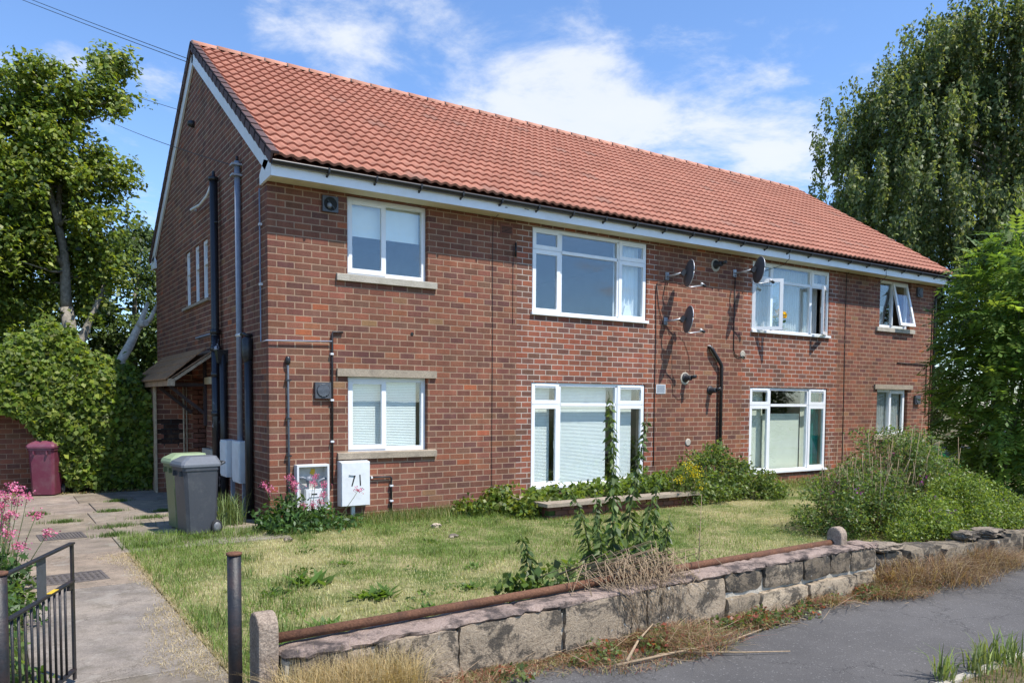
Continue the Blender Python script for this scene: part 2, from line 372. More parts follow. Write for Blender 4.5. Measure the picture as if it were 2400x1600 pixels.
# ------------------------------------------------------------------ mesh helpers
class MB:
    """collects shapes for one mesh; every shape may carry a colour"""
    def __init__(s): s.v = []; s.f = []; s.c = []; s.smooth = []
    def add(s, vs, fs, col=(1, 1, 1), smooth=False):
        b = len(s.v); s.v += [tuple(map(float, p)) for p in vs]; s.c += [col]*len(vs)
        s.f += [tuple(i+b for i in q) for q in fs]; s.smooth += [smooth]*len(fs)
        return s
    def box(s, x0, x1, y0, y1, z0, z1, col=(1, 1, 1)):
        vs = [(x, y, z) for z in (z0, z1) for y in (y0, y1) for x in (x0, x1)]
        return s.add(vs, [(0, 2, 3, 1), (4, 5, 7, 6), (0, 1, 5, 4), (2, 6, 7, 3), (0, 4, 6, 2), (1, 3, 7, 5)], col)
    def hexa(s, bot, top, col=(1, 1, 1)):
        """frustum between two quads given in the same winding"""
        return s.add(list(bot)+list(top), [(3, 2, 1, 0), (4, 5, 6, 7), (0, 1, 5, 4), (1, 2, 6, 5), (2, 3, 7, 6), (3, 0, 4, 7)], col)
    def bar(s, p0, p1, w, h, up=(0, 0, 1), col=(1, 1, 1)):
        p0 = np.array(p0, float); p1 = np.array(p1, float); d = p1-p0; d /= np.linalg.norm(d)
        sd_ = np.cross(d, up); sd_ /= np.linalg.norm(sd_); u = np.cross(sd_, d)
        o = [sd_*a*w/2+u*b*h/2 for a, b in ((-1, -1), (1, -1), (1, 1), (-1, 1))]
        return s.hexa([p0+k for k in o], [p1+k for k in o], col)
    def tube(s, pts, r, n=10, col=(1, 1, 1), caps=True, smooth=True):
        pts = [np.array(p, float) for p in pts]; k = len(pts)
        rs = r if isinstance(r, (list, tuple, np.ndarray)) else [r]*k
        vs = []; prev = None
        for i, p in enumerate(pts):
            d = pts[min(i+1, k-1)]-pts[max(i-1, 0)]; d = d/(np.linalg.norm(d)+1e-9)
            if prev is None:
                a = np.array((0, 0, 1.)) if abs(d[2]) < .9 else np.array((1., 0, 0))
                e = np.cross(d, a)
            else: e = prev-d*np.dot(prev, d)
            e /= np.linalg.norm(e)+1e-9; prev = e; g = np.cross(d, e)
            for j in range(n):
                t = 2*math.pi*j/n; vs.append(p+rs[i]*(math.cos(t)*e+math.sin(t)*g))
        fs = [(i*n+j, i*n+(j+1) % n, (i+1)*n+(j+1) % n, (i+1)*n+j) for i in range(k-1) for j in range(n)]
        s.add(vs, fs, col, smooth)
        if caps:
            b = len(s.v)-len(vs)
            s.f += [tuple(b+j for j in range(n))[::-1], tuple(b+(k-1)*n+j for j in range(n))]; s.smooth += [False, False]
        return s
    def lathe(s, org, axis, prof, n=20, col=(1, 1, 1), xa=None, oval=1.0):
        """profile of (radius, height) turned about an axis"""
        a = np.array(axis, float); a /= np.linalg.norm(a); org = np.array(org, float)
        if xa is None:
            xa = np.cross(a, (0, 0, 1.)) if abs(a[2]) < .95 else np.array((1., 0, 0))
        e = np.array(xa, float); e -= a*np.dot(e, a); e /= np.linalg.norm(e); g = np.cross(a, e)
        vs = [org+a*h+r*(math.cos(2*math.pi*j/n)*e*oval+math.sin(2*math.pi*j/n)*g) for r, h in prof for j in range(n)]
        k = len(prof)
        fs = [(i*n+j, i*n+(j+1) % n, (i+1)*n+(j+1) % n, (i+1)*n+j) for i in range(k-1) for j in range(n)]
        s.add(vs, fs, col, True); b = len(s.v)-len(vs)
        s.f += [tuple(b+j for j in range(n))[::-1], tuple(b+(k-1)*n+j for j in range(n))]; s.smooth += [False, False]
        return s
    def prism(s, poly, axis, a0, a1, col=(1, 1, 1)):
        """polygon (2-D) extruded along x, y or z"""
        def P(q, a):
            return {'x': (a, q[0], q[1]), 'y': (q[0], a, q[1]), 'z': (q[0], q[1], a)}[axis]
        n = len(poly); vs = [P(q, a0) for q in poly]+[P(q, a1) for q in poly]
        fs = [tuple(range(n))[::-1], tuple(range(n, 2*n))]+[(i, (i+1) % n, n+(i+1) % n, n+i) for i in range(n)]
        return s.add(vs, fs, col)
    def mesh(s, name):
        me = bpy.data.meshes.new(name); me.from_pydata(s.v, [], s.f); me.update()
        a = me.color_attributes.new('Col', 'FLOAT_COLOR', 'POINT')
        a.data.foreach_set('color', np.array([(*c[:3], 1.0) for c in s.c], 'f').ravel())
        me.polygons.foreach_set('use_smooth', s.smooth)
        return me
def fix_normals(me):
    import bmesh
    bm = bmesh.new(); bm.from_mesh(me); bmesh.ops.recalc_face_normals(bm, faces=bm.faces); bm.to_mesh(me); bm.free()
def link(name, data, mat=None, parent=None, loc=None, color=None):
    o = bpy.data.objects.new(name, data); COL.objects.link(o)
    if mat is not None and data is not None and not data.materials: data.materials.append(mat)
    if parent is not None: o.parent = parent
    if loc is not None: o.location = loc
    if color is not None: o.color = (*color, 1)
    return o
def obj(name, mb, mat, parent=None, color=None):
    me = mb.mesh(name); fix_normals(me)
    return link(name, me, M[mat] if isinstance(mat, str) else mat, parent, None, color)
def tag(o, label=None, cat=None, group=None, kind=None):
    if label: o['label'] = label
    if cat: o['category'] = cat
    if group: o['group'] = group
    if kind: o['kind'] = kind
    return o
def thing(name, label, cat, loc=(0, 0, 0), group=None):
    o = bpy.data.objects.new(name, None); COL.objects.link(o); o.location = loc; o.empty_display_size = .2
    return tag(o, label, cat, group)
def npmesh(name, v, f, c, mat, parent=None, kind=None, smooth=False):
    """fast mesh from numpy: v (N,3), f (K,3 or 4), c (N,3)"""
    me = bpy.data.meshes.new(name); v = np.asarray(v, 'f'); f = np.asarray(f, 'i'); k, w = f.shape
    me.vertices.add(len(v)); me.vertices.foreach_set('co', v.ravel())
    me.loops.add(k*w); me.loops.foreach_set('vertex_index', f.ravel())
    me.polygons.add(k); me.polygons.foreach_set('loop_start', np.arange(0, k*w, w, dtype='i'))
    me.polygons.foreach_set('loop_total', np.full(k, w, 'i'))
    me.update(calc_edges=True)
    a = me.color_attributes.new('Col', 'FLOAT_COLOR', 'POINT')
    cc = np.ones((len(v), 4), 'f'); cc[:, :3] = c; a.data.foreach_set('color', cc.ravel())
    if smooth: me.polygons.foreach_set('use_smooth', np.ones(k, bool))
    o = link(name, me, M[mat], parent)
    if kind: o['kind'] = kind
    return o
def unit(a): return a/(np.linalg.norm(a, axis=-1, keepdims=True)+1e-9)
def leafquads(P, A, S, size, width, fold=.25):
    """leaf blades: base at P, pointing along A, side S; kite of 4 points with a fold"""
    N = len(P); A = unit(A); S = unit(S-A*np.sum(S*A, 1, keepdims=True)); Nn = np.cross(A, S)
    size = np.broadcast_to(np.asarray(size, float), (N,))[:, None]; w = size*width
    v = np.empty((N, 4, 3))
    v[:, 0] = P; v[:, 2] = P+A*size
    v[:, 1] = P+A*size*.45+S*w*.5+Nn*w*fold; v[:, 3] = P+A*size*.45-S*w*.5+Nn*w*fold
    f = np.arange(N*4).reshape(N, 4)
    return v.reshape(-1, 3), f
def jcol(N, cols, var=.25, w=None):
    cols = np.array(cols, float); i = rng.choice(len(cols), N, p=w)
    return np.clip(cols[i]*(1+rng.normal(0, var, (N, 1))), .004, 1)
def rvec(N): return unit(rng.normal(size=(N, 3)))
# ================================================================== setting
def sheet(name, x0, x1, y0, y1, z, mat, nx=1, ny=1, amp=0):
    xs = np.linspace(x0, x1, nx+1); ys = np.linspace(y0, y1, ny+1)
    X, Y = np.meshgrid(xs, ys); Zz = np.full_like(X, z)
    if amp:
        Zz = Zz+amp*(np.sin(X*1.3+Y*.7)+np.sin(X*.53-Y*1.9+1.3))*.5+rng.normal(0, amp*.2, X.shape)
    v = np.stack([X, Y, Zz], -1).reshape(-1, 3)
    i = np.arange((nx+1)*(ny+1)).reshape(ny+1, nx+1)
    f = np.stack([i[:-1, :-1], i[:-1, 1:], i[1:, 1:], i[1:, :-1]], -1).reshape(-1, 4)
    o = npmesh(name, v, f, np.ones((len(v), 3)), mat, smooth=True); o['kind'] = 'structure'; return o
sheet('ground', -600, 600, -600, 600, -.30, 'ground')
sheet('garden_ground', -90, 110, -7.02, 120, -.035, 'ground')
sheet('lawn', -2.12, 19.0, -6.9, -.02, -.005, 'lawn', 120, 44, .012)
sheet('flower_bed', -12, -3.28, -6.9, 3.0, -.012, 'ground', 30, 30, .01)
sheet('pavement', -70, 90, -9.05, -7.0, -.055, 'asphalt')
sheet('grass_verge', -70, 90, -9.95, -9.0, -.07, 'ground')
sheet('road', -70, 90, -17.0, -10.08, -.185, 'asphalt')
kerb = tag(link('kerb', None), kind='structure')
mbk = MB().box(-.455, .455, -.065, .065, -.2, .06); km = mbk.mesh('kerb_stone'); km.materials.append(M['concrete'])
for i in range(-12, 30): link('kerb_stone', km, None, kerb, (i*.915, -10.02, -.105+random.uniform(-.004, .004)))
edg = tag(link('pavement_edging', None), kind='structure')
em = MB().box(-.455, .455, -.03, .03, -.12, .0).mesh('edging_stone'); em.materials.append(M['concrete'])
for i in range(-10, 26): link('edging_stone', em, None, edg, (i*.915+.3, -9.03, -.043+random.uniform(-.006, .006)))

# concrete path and yard, laid as single slabs with open joints
path = tag(link('garden_path', None), kind='structure')
def slab(x0, x1, y0, y1, tone, dz=0.0, tilt=0.0):
    g = .005; j = lambda: random.uniform(-.006, .006)
    t = .0+dz
    bot = [(x0+g+j(), y0+g+j(), -.12), (x1-g+j(), y0+g+j(), -.12), (x1-g+j(), y1-g+j(), -.12), (x0+g+j(), y1-g+j(), -.12)]
    top = [(p[0], p[1], t+random.uniform(-.004, .004)) for p in bot]
    inn = [(p[0]+(.008 if i in (0, 3) else -.008), p[1]+(.008 if i < 2 else -.008), p[2]+.006) for i, p in enumerate(top)]
    mb = MB(); mb.hexa(bot, top); mb.add(top+inn, [(0, 1, 5, 4), (1, 2, 6, 5), (2, 3, 7, 6), (3, 0, 4, 7), (4, 5, 6, 7)])
    mb.f = [f for f in mb.f if f != (4, 5, 6, 7)]; mb.smooth = mb.smooth[:len(mb.f)]
    o = obj('paving_slab', mb, 'slab', path, tone)
for (y0, y1, tone) in ((-7.05, -6.02, (.78, .76, .74)), (-6.02, -2.95, (.98, .98, 1.0)), (-2.95, -1.75, (1.12, 1.03, .95)), (-1.75, -.95, (1.1, 1.0, .92))):
    slab(-3.3, -2.13, y0, y1, tone)
yards = [(-.95, .2), (.2, 1.6), (1.6, 2.9), (2.9, 4.3), (4.3, 5.6), (5.6, 6.9)]
for r, (y0, y1) in enumerate(yards):
    cuts = [-4.6, -3.4, -2.2+.15*(r % 2), -1.25-.2*(r % 2), -.02] if r != 0 else [-3.3, -2.13, -1.0, -.02]
    if r == 0: y0b = -1.12
    for a, b in zip(cuts[:-1], cuts[1:]):
        k = random.uniform(.9, 1.18); slab(a, b, y0 if not (r == 0 and a > -2.2) else -1.12, y1, (k, k*random.uniform(.93, 1), k*random.uniform(.86, .98)), random.uniform(-.008, .006))
slab(-4.6, -3.3, -.95, .2, (1, .97, .92))
# ================================================================== the brick house
HL, HD = 18.46, 9.51                      # length along the street, depth
SOF = 5.154                               # soffit height
house = thing('brick_house', 'long two storey red brick block of flats under an orange tiled gable roof', 'house', (0, 0, 0))
A_, B_, C_, D_ = 1.2513, 2.6716, 4.8067, 7.6295
WIN_F = [ # x0, x1, z0, z1
    (A_, B_, 3.905, 5.135), (A_, B_, 1.085, 2.29), (C_, D_, 3.525, 5.095), (C_, D_, .305, 2.265),
    (HL-D_, HL-C_, 3.525, 5.095), (HL-D_, HL-C_, .305, 2.265), (HL-B_, HL-A_, 3.905, 5.135), (HL-B_, HL-A_, 1.085, 2.29)]
SILL = [(1.066, 2.8275, 3.79, 3.905), (1.066, 2.8275, .975, 1.085), (HL-2.8275, HL-1.066, 3.79, 3.905), (HL-2.8275, HL-1.066, .975, 1.085)]
LINT = [(1.066, 2.8275, 2.29, 2.415), (HL-2.8275, HL-1.066, 2.29, 2.415)]
INF = [(C_-.33, D_+.27), (HL-D_-.27, HL-C_+.33)]       # panels rebuilt in redder brick round the tall windows
CH, BL, JT = .1, .27, .0135
PROUD = .0025
def fmap(u, d, z): return (u, d, z)        # front wall: u runs along x, d goes into the house
def gmap(u, d, z): return (d, u, z)        # gable wall: u runs along y
def subtract(rects, op):
    out_ = []
    for (a, b, c, d) in rects:
        x0, x1, z0, z1 = op
        if b <= x0 or a >= x1 or d <= z0 or c >= z1: out_.append((a, b, c, d)); continue
        if a < x0: out_.append((a, x0, c, d))
        if b > x1: out_.append((x1, b, c, d))
        ia, ib = max(a, x0), min(b, x1)
        if c < z0: out_.append((ia, ib, c, z0))
        if d > z1: out_.append((ia, ib, z1, d))
    return out_
PAL = [((.168, .066, .043), .32), ((.20, .076, .046), .32), ((.23, .084, .048), .2), ((.13, .054, .040), .09), ((.17, .08, .05), .05), ((.24, .125, .065), .01), ((.31, .09, .042), .012), ((.14, .06, .045), .045)]
PALI = [((.28, .088, .048), .42), ((.15, .068, .048), .28), ((.225, .08, .048), .3)]
def pick(pal):
    c = np.array(random.choices([p[0] for p in pal], [p[1] for p in pal])[0])
    return tuple(np.clip(c*random.uniform(.88, 1.15)*np.array([1, random.uniform(.94, 1.06), random.uniform(.92, 1.08)]), .01, 1))
def front_bricks():
    res = []
    for k in range(-1, 52):
        z0, z1 = k*CH+JT/2, (k+1)*CH-JT/2
        if z0 > SOF: break
        u = -.135 if k % 2 else 0.0
        ops = WIN_F+SILL+LINT
        while u < HL:
            a, b = max(u, 0)+(JT/2 if u > 0 else -PROUD), min(u+BL, HL)-(JT/2 if u+BL < HL else -PROUD)
            u += BL
            if b-a < .03: continue
            rs = [(a, b, z0, min(z1, SOF+.02))]
            for op in ops: rs = subtract(rs, op)
            for r in rs:
                if r[1]-r[0] < .02 or r[3]-r[2] < .02: continue
                xm = (r[0]+r[1])/2; inf = any(p < xm < q for p, q in INF) and .25 < r[2] < 5.1
                res.append((*r, pick(PALI if inf else PAL)))
    return res
REC = (4.18, 5.4, -.05, 2.35)                    # entrance recess in the gable
GW = [(3.88, 4.34, 3.83, 4.97), (4.62, 5.06, 3.83, 4.97), (5.46, 5.9, 3.83, 4.97)]
GSW = (3.02, 3.62, .97, 2.25)                     # small gable window behind the pipe
GBAND = (3.7, 6.15, 3.77, 3.83)
RZ, EZ, EY = 8.84, 5.40, -.46                     # ridge height, tile edge height and overhang
SL = (RZ-EZ)/(HD/2-EY)
def roofz(y): return RZ-SL*abs(y-HD/2)
def gable_bricks():
    res = []
    k = -1
    while (k+1)*CH < RZ:
        z0, z1 = k*CH+JT/2, (k+1)*CH-JT/2
        u = .12 if k % 2 else -.015
        while u < HD:
            a, b = max(u, .122)+JT/2, min(u+BL, HD)-JT/2
            u += BL
            if b-a < .03: continue
            if z1 > min(roofz(a), roofz(b))-.16: continue
            rs = [(a, b, z0, z1)]
            for op in GW+[REC, GSW, GBAND]: rs = subtract(rs, op)
            for r in rs:
                if r[1]-r[0] < .02 or r[3]-r[2] < .02: continue
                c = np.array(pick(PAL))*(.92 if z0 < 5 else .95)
                res.append((*r, tuple(c)))
        k += 1
    return res
def brick_shape(mb, m, a, b, z0, z1, proud, depth, col):
    c = .004
    bk = [m(a, depth, z0), m(b, depth, z0), m(b, depth, z1), m(a, depth, z1)]
    md = [m(a, -proud+c, z0), m(b, -proud+c, z0), m(b, -proud+c, z1), m(a, -proud+c, z1)]
    fr = [m(a+c, -proud, z0+c), m(b-c, -proud, z0+c), m(b-c, -proud, z1-c), m(a+c, -proud, z1-c)]
    mb.add(bk+md+fr, [(0, 1, 5, 4), (1, 2, 6, 5), (2, 3, 7, 6), (3, 0, 4, 7), (4, 5, 9, 8), (5, 6, 10, 9), (6, 7, 11, 10), (7, 4, 8, 11), (8, 9, 10, 11)], col)
fb = [('f', b) for b in front_bricks()]; gb = [('g', b) for b in gable_bricks()]
def bscore(t):
    w, (a, b, z0, z1, c) = t
    p = np.array(fmap((a+b)/2, 0, (z0+z1)/2) if w == 'f' else gmap((a+b)/2, 0, (z0+z1)/2))
    d = p-CAM; r = np.linalg.norm(d); n = abs(d[1] if w == 'f' else d[0])/r
    return (b-a)*(z1-z0)*n/r**2
allb = sorted(fb+gb, key=bscore, reverse=True)
# walls: mortar body cut round the openings
def wall_body(name, m, W, H, thick, ops, cols, xcuts=(), trim=.003, u0=0.0):
    xs = sorted({u0, W}|{o[0]-trim for o in ops}|{o[1]+trim for o in ops}|set(xcuts))
    zs = sorted({-.25, H}|{o[2]-trim for o in ops}|{o[3]+trim for o in ops})
    xs = [x for x in xs if u0 <= x <= W]; zs = [z for z in zs if -.25 <= z <= H]
    mb = MB()
    for i in range(len(xs)-1):
        for j in range(len(zs)-1):
            cx_, cz_ = (xs[i]+xs[i+1])/2, (zs[j]+zs[j+1])/2
            if any(o[0] < cx_ < o[1] and o[2] < cz_ < o[3] for o in ops): continue
            a, b = m(xs[i], 0, zs[j]), m(xs[i+1], thick, zs[j+1])
            mb.box(min(a[0], b[0]), max(a[0], b[0]), min(a[1], b[1]), max(a[1], b[1]), zs[j], zs[j+1], cols(cx_, cz_))
    return obj(name, mb, 'mortar', house)
MORT, MORTW, MORTG = (.37, .245, .165), (.48, .385, .315), (.40, .325, .235)
front_wall = wall_body('front_wall', fmap, HL, SOF+.05, .26, WIN_F, lambda x, z: MORTW if any(p < x < q for p, q in INF) and z > .2 else MORT, [v for p in INF for v in p])
gable_wall = wall_body('gable_wall', lambda u, d, z: gmap(u, d, z), HD, 5.2, .26, GW+[REC, GSW], lambda x, z: MORT if z < 4.8 else MORTG, u0=.261)
mb = MB(); mb.prism([(.0, 5.2051), (HD-.02, 5.2051), (HD/2, roofz(HD/2)-.14), (.0, roofz(.0)-.14)], 'x', .0, .26, MORTG)
obj('gable_top', mb, 'mortar', house)
# front and gable mortar meet inside the corner; the far gable and the back are plain
mb = MB().box(HL-.26, HL-.001, .261, HD, -.25, 5.3, MORT); mb.box(.261, HL-.261, HD-.26, HD-.001, -.25, 5.2, MORT)
mb.prism([(.02, 5.3), (HD-.02, 5.3), (HD/2, RZ-.2)], 'x', HL-.25, HL-.002, MORT)
obj('rear_walls', mb, 'mortar', house)
single = {}
def one_brick(t):
    w, (a, b, z0, z1, c) = t
    key = (w, round(b-a, 3), round(z1-z0, 3))
    if key not in single:
        q = MB(); ww, hh = b-a, z1-z0
        brick_shape(q, fmap if w == 'f' else gmap, -ww/2, ww/2, -hh/2, hh/2, PROUD, .118 if w == 'f' else .1, (1, 1, 1))
        me = q.mesh('brick'); fix_normals(me); me.materials.append(M['brick_obj']); single[key] = me
    m_ = fmap if w == 'f' else gmap
    p = m_((a+b)/2, random.uniform(-.001, .001), (z0+z1)/2)
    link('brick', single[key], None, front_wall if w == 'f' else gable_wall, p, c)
for t in allb[:300]: one_brick(t)
for w, par in (('f', front_wall), ('g', gable_wall)):
    mb = MB()
    for t in allb[300:]:
        if t[0] != w: continue
        a, b, z0, z1, c = t[1]
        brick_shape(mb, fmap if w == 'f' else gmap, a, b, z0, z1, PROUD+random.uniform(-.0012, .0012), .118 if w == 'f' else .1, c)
    o = obj('brickwork', mb, 'brick_attr', par); o['kind'] = 'stuff'

# entrance recess, projecting store wall beside it
mb = MB().box(1.25, 1.4, 4.0, 5.6, -.05, 2.5, MORT)
mb.box(.261, 1.25, 4.02, 4.17, -.05, 2.5, MORT); mb.box(-.70, 1.25, 5.403, 5.55, -.05, 2.42, MORT); mb.box(.261, 1.4, 4.0, 5.6, 2.42, 2.55, MORT)
mb.box(-.70, -.62, 5.55, 8.6, -.05, 2.42, MORT); mb.box(-.62, -.0, 8.5, 8.6, -.05, 2.42, MORT)
store = obj('store_wall', mb, 'mortar', house)
def store_bricks():
    for k in range(0, 24):
        z0, z1 = k*CH+JT/2, (k+1)*CH-JT/2
        u = -.70-(.135 if k % 2 else 0)
        while u < 1.2:
            a, b = max(u+JT/2, -.706), min(u+BL-JT/2, 1.24); u += BL
            if b-a < .03: continue
            c = np.array(pick(PAL))
            if 0.95 < (z0+z1)/2 < 1.5 and -.62 < (a+b)/2 < -.28: c = c*.12           # soot-black patch
            q = MB(); brick_shape(q, lambda u_, d, z: (u_, 5.402+d, z), a, b, z0, z1, PROUD, .06, (1, 1, 1))
            o = obj('brick', q, 'brick_obj', store, tuple(c))
store_bricks()
obj('soot_patch', MB().box(-.62, -.27, 5.4012, 5.405, .95, 1.5), 'dark', house)
mb = MB().tube([(-.19, 5.36, 0), (-.19, 5.36, 2.2)], .018, 8); mb.tube([(-.13, 5.37, 0), (-.13, 5.37, 2.2)], .012, 8)
obj('drain_tube', mb, 'timber_pale', house)
mb = MB().box(-.735, -.708, 5.35, 5.55, 0, 2.3); obj('corner_trim', mb, 'timber_pale', house)
# front door inside the recess
door = obj('door', MB().box(1.19, 1.245, 4.3, 5.2, 0.02, 2.02), 'upvc', house)
mb = MB()
for (z0, z1) in ((.2, .9), (1.1, 1.85)): mb.box(1.175, 1.189, 4.42, 5.08, z0, z1)
obj('door_panel', mb, 'fascia', door)
obj('door_handle', MB().tube([(1.16, 4.38, 1.0), (1.13, 4.38, 1.0), (1.13, 4.5, 1.0)], .012, 8), 'galv', door)

# ------------------------------------------------------------------ interior shell so that the rooms are dark and closed
mb = MB(); mb.box(.27, HL-.27, .27, HD-.27, 2.62, 2.74); mb.box(.27, HL-.27, .27, HD-.27, SOF-.02, SOF+.08); mb.box(.27, HL-.27, .27, HD-.27, -.04, .02)
for x in (3.6, HL/2, HL-3.6): mb.box(x-.06, x+.06, .28, HD-.28, .03, SOF-.03)
mb.box(.28, HL-.28, 4.05, 4.15, .03, 3.7)
obj('room_partition', mb, 'room', house)

# ------------------------------------------------------------------ windows
def frame_rect(mb, m, x0, x1, z0, z1, w, d0, d1, wb=None):
    wb = wb or w
    def bx(a, b, c, d):
        p, q = m(a, d0, c), m(b, d1, d)
        mb.box(min(p[0], q[0]), max(p[0], q[0]), min(p[1], q[1]), max(p[1], q[1]), c, d)
    bx(x0, x0+w, z0, z1); bx(x1-w, x1, z0, z1); bx(x0+w, x1-w, z0, z0+wb); bx(x0+w, x1-w, z1-w, z1)
def mbox(mb, m, a, b, d0, d1, c, d):
    p, q = m(a, d0, c), m(b, d1, d)
    mb.box(min(p[0], q[0]), max(p[0], q[0]), min(p[1], q[1]), max(p[1], q[1]), c, d)
def pane(win, m, a, b, c, d, dep):
    q = MB(); mbox(q, m, a, b, dep, dep+.012, c, d); return obj('pane', q, 'glass', win)
def sash(win, m, a, b, c, d, dep, hinge=None, ang=0, vent=False, handle=None):
    """opening light: frame and pane of its own; may stand open about its hinge side"""
    q = MB(); frame_rect(q, m, a, b, c, d, .076, dep, dep+.05)
    if vent: mbox(q, m, a+.08, b-.08, dep-.012, dep, d-.045, d-.022)
    s_ = obj('sash', q, 'upvc', win)
    p_ = MB(); mbox(p_, m, a+.05, b-.05, dep+.02, dep+.03, c+.05, d-.05); g_ = obj('pane', p_, 'glass', win)
    parts = [s_, g_]
    if handle is not None:
        h_ = MB(); mbox(h_, m, handle-.012, handle+.012, dep+.052, dep+.075, (c+d)/2-.07, (c+d)/2+.07); parts.append(obj('handle', h_, 'upvc', win))
    if ang:
        if hinge == 'L': T = Matrix.Translation((a, dep, 0)) @ Matrix.Rotation(-ang, 4, 'Z') @ Matrix.Translation((-a, -dep, 0))
        elif hinge == 'R': T = Matrix.Translation((b, dep, 0)) @ Matrix.Rotation(ang, 4, 'Z') @ Matrix.Translation((-b, -dep, 0))
        else: T = Matrix.Translation((0, dep, d)) @ Matrix.Rotation(-ang, 4, 'X') @ Matrix.Translation((0, -dep, -d))
        for o in parts: o.data.transform(T)
    return s_
def small_window(x0, x1, z0, z1, open_right=0.0, swap=False):
    dep = .085
    mb = MB(); frame_rect(mb, fmap, x0+.004, x1-.004, z0+.002, z1-.002, .07, dep, dep+.07)
    xm = x0+(x1-x0)*(.47 if not swap else .5); mbox(mb, fmap, xm-.032, xm+.032, dep, dep+.07, z0+.06, z1-.06)
    w = obj('window', mb, 'upvc', house)
    L_, R_ = (x0+.035, xm-.005), (xm+.033, x1-.062)
    if not swap:
        sash(w, fmap, x0+.035, xm+.022, z0+.035, z1-.035, dep-.014, vent=True, handle=None)
        pane(w, fmap, xm+.03, x1-.058, z0+.058, z1-.058, dep+.03)
    else:
        pane(w, fmap, x0+.058, xm-.03, z0+.058, z1-.058, dep+.03)
        sash(w, fmap, xm-.022, x1-.035, z0+.035, z1-.035, dep-.014, 'T', open_right, vent=True)
    return w
def big_window(x0, x1, z0, z1, tz, opens=(0, 0), mirror=False):
    dep = .03
    W = x1-x0; c1, c2 = x0+W*.232, x0+W*.742
    if mirror: c1, c2 = x0+W*.25, x0+W*.758
    mb = MB(); frame_rect(mb, fmap, x0+.004, x1-.004, z0+.002, z1-.002, .062, dep, dep+.07)
    for c in (c1, c2): mbox(mb, fmap, c-.042, c+.042, dep, dep+.07, z0+.05, z1-.05)
    for a, b in ((x0+.05, c1-.03), (c1+.03, c2-.03), (c2+.03, x1-.05)): mbox(mb, fmap, a, b, dep, dep+.07, tz-.03, tz+.03)
    w = obj('window', mb, 'upvc', house)
    q = MB(); mbox(q, fmap, x0-.03, x1+.03, -.055, dep-.002, z0-.022, z0+.028); obj('cill', q, 'upvc', w)
    e = .02
    sash(w, fmap, x0+e, c1-.005, z0+.03, tz-.005, dep-.016, 'L', opens[0], handle=c1-.06)
    sash(w, fmap, c2+.005, x1-e, z0+.03, tz-.005, dep-.016, 'R', opens[1], handle=c2+.06)
    sash(w, fmap, x0+e, c1-.005, tz+.005, z1-e, dep-.016, vent=True)
    sash(w, fmap, c2+.005, x1-e, tz+.005, z1-e, dep-.016, vent=True)
    pane(w, fmap, c1+.028, c2-.028, z0+.048, tz-.028, dep+.03); pane(w, fmap, c1+.028, c2-.028, tz+.028, z1-.048, dep+.03)
    return w, c1, c2
def venetian(w, x0, x1, z0, z1, dep):
    q = MB(); z = z0; k = 0
    while z < z1:
        q.add([(x0, dep, z), (x1, dep, z), (x1, dep+.009, z+.024), (x0, dep+.009, z+.024)], [(0, 1, 2, 3)]); z += .027
    q.box(x0, x1, dep-.005, dep+.03, z1, z1+.04)
    o = obj('venetian_blind', q, 'blind', w); o['kind'] = 'stuff'; return o
def curtain(w, x0, x1, z0, z1, dep, mat='curtain', pitch=.11, amp=.03, gather=1.0):
    n = max(8, int((x1-x0)/pitch*6)); xs = np.linspace(x0, x1, n+1)
    v = []; f = []
    for i, x in enumerate(xs):
        for j, z in enumerate((z0, z1)):
            a = amp*math.sin(2*math.pi*(x-x0)/pitch+.4*math.sin(x*9))*(1.0 if j == 0 else .8)
            v.append((x, dep+a, z))
    f = [(2*i, 2*i+2, 2*i+3, 2*i+1) for i in range(n)]
    q = MB(); q.add(v, f, (1, 1, 1), True); return obj('curtain', q, mat, w)
TZU, TZL = 4.70, 1.86
w_ul = small_window(*WIN_F[0]); q = MB().box(A_+.06, B_-.06, .22, .226, 4.55, 5.1); obj('roller_blind', q, 'blind', w_ul)
w_ll = small_window(*WIN_F[1]); venetian(w_ll, A_+.07, B_-.12, 1.12, 2.25, .2)
w_ub, c1, c2 = big_window(*WIN_F[2], TZU); curtain(w_ub, c2+.02, D_-.04, 3.57, 5.05, .22); curtain(w_ub, C_+.0, C_+.07, 3.57, 5.05, .3)
w_lb, c1, c2 = big_window(*WIN_F[3], TZL)
venetian(w_lb, C_+.07, C_+.55, .34, 2.24, .19); venetian(w_lb, C_+.68, c2-.15, .34, 2.24, .19); venetian(w_lb, c2+.05, D_-.2, .34, 2.24, .19)
w_ub2, c1, c2 = big_window(*WIN_F[4], TZU, (R(38), R(26)), True); curtain(w_ub2, HL-D_+.05, HL-C_-.05, 3.57, 5.05, .3, 'net', .09, .02); curtain(w_ub2, HL-D_+.03, HL-D_+.3, 3.57, 5.05, .24, 'curtain', .06, .025)
w_lb2, c1, c2 = big_window(*WIN_F[5], TZL, (0, 0), True)
q = MB().box(c1-.02, c2-.1, .2, .206, .34, 1.66); obj('roller_blind', q, 'blind_cream', w_lb2); q = MB().box(HL-D_+.06, c1+.02, .24, .246, .34, 2.2); obj('roller_blind', q, 'blind_cream', w_lb2)
curtain(w_lb2, HL-C_-.42, HL-C_-.03, .33, 2.24, .22, 'teal', .1, .03); curtain(w_lb2, c2+.0, HL-C_-.42, .33, 2.24, .25, 'blind_cream', .2, .01)
w_us2 = small_window(*WIN_F[6], R(13), True); curtain(w_us2, HL-B_+.3, HL-B_+.6, 3.95, 4.5, .3, 'net')
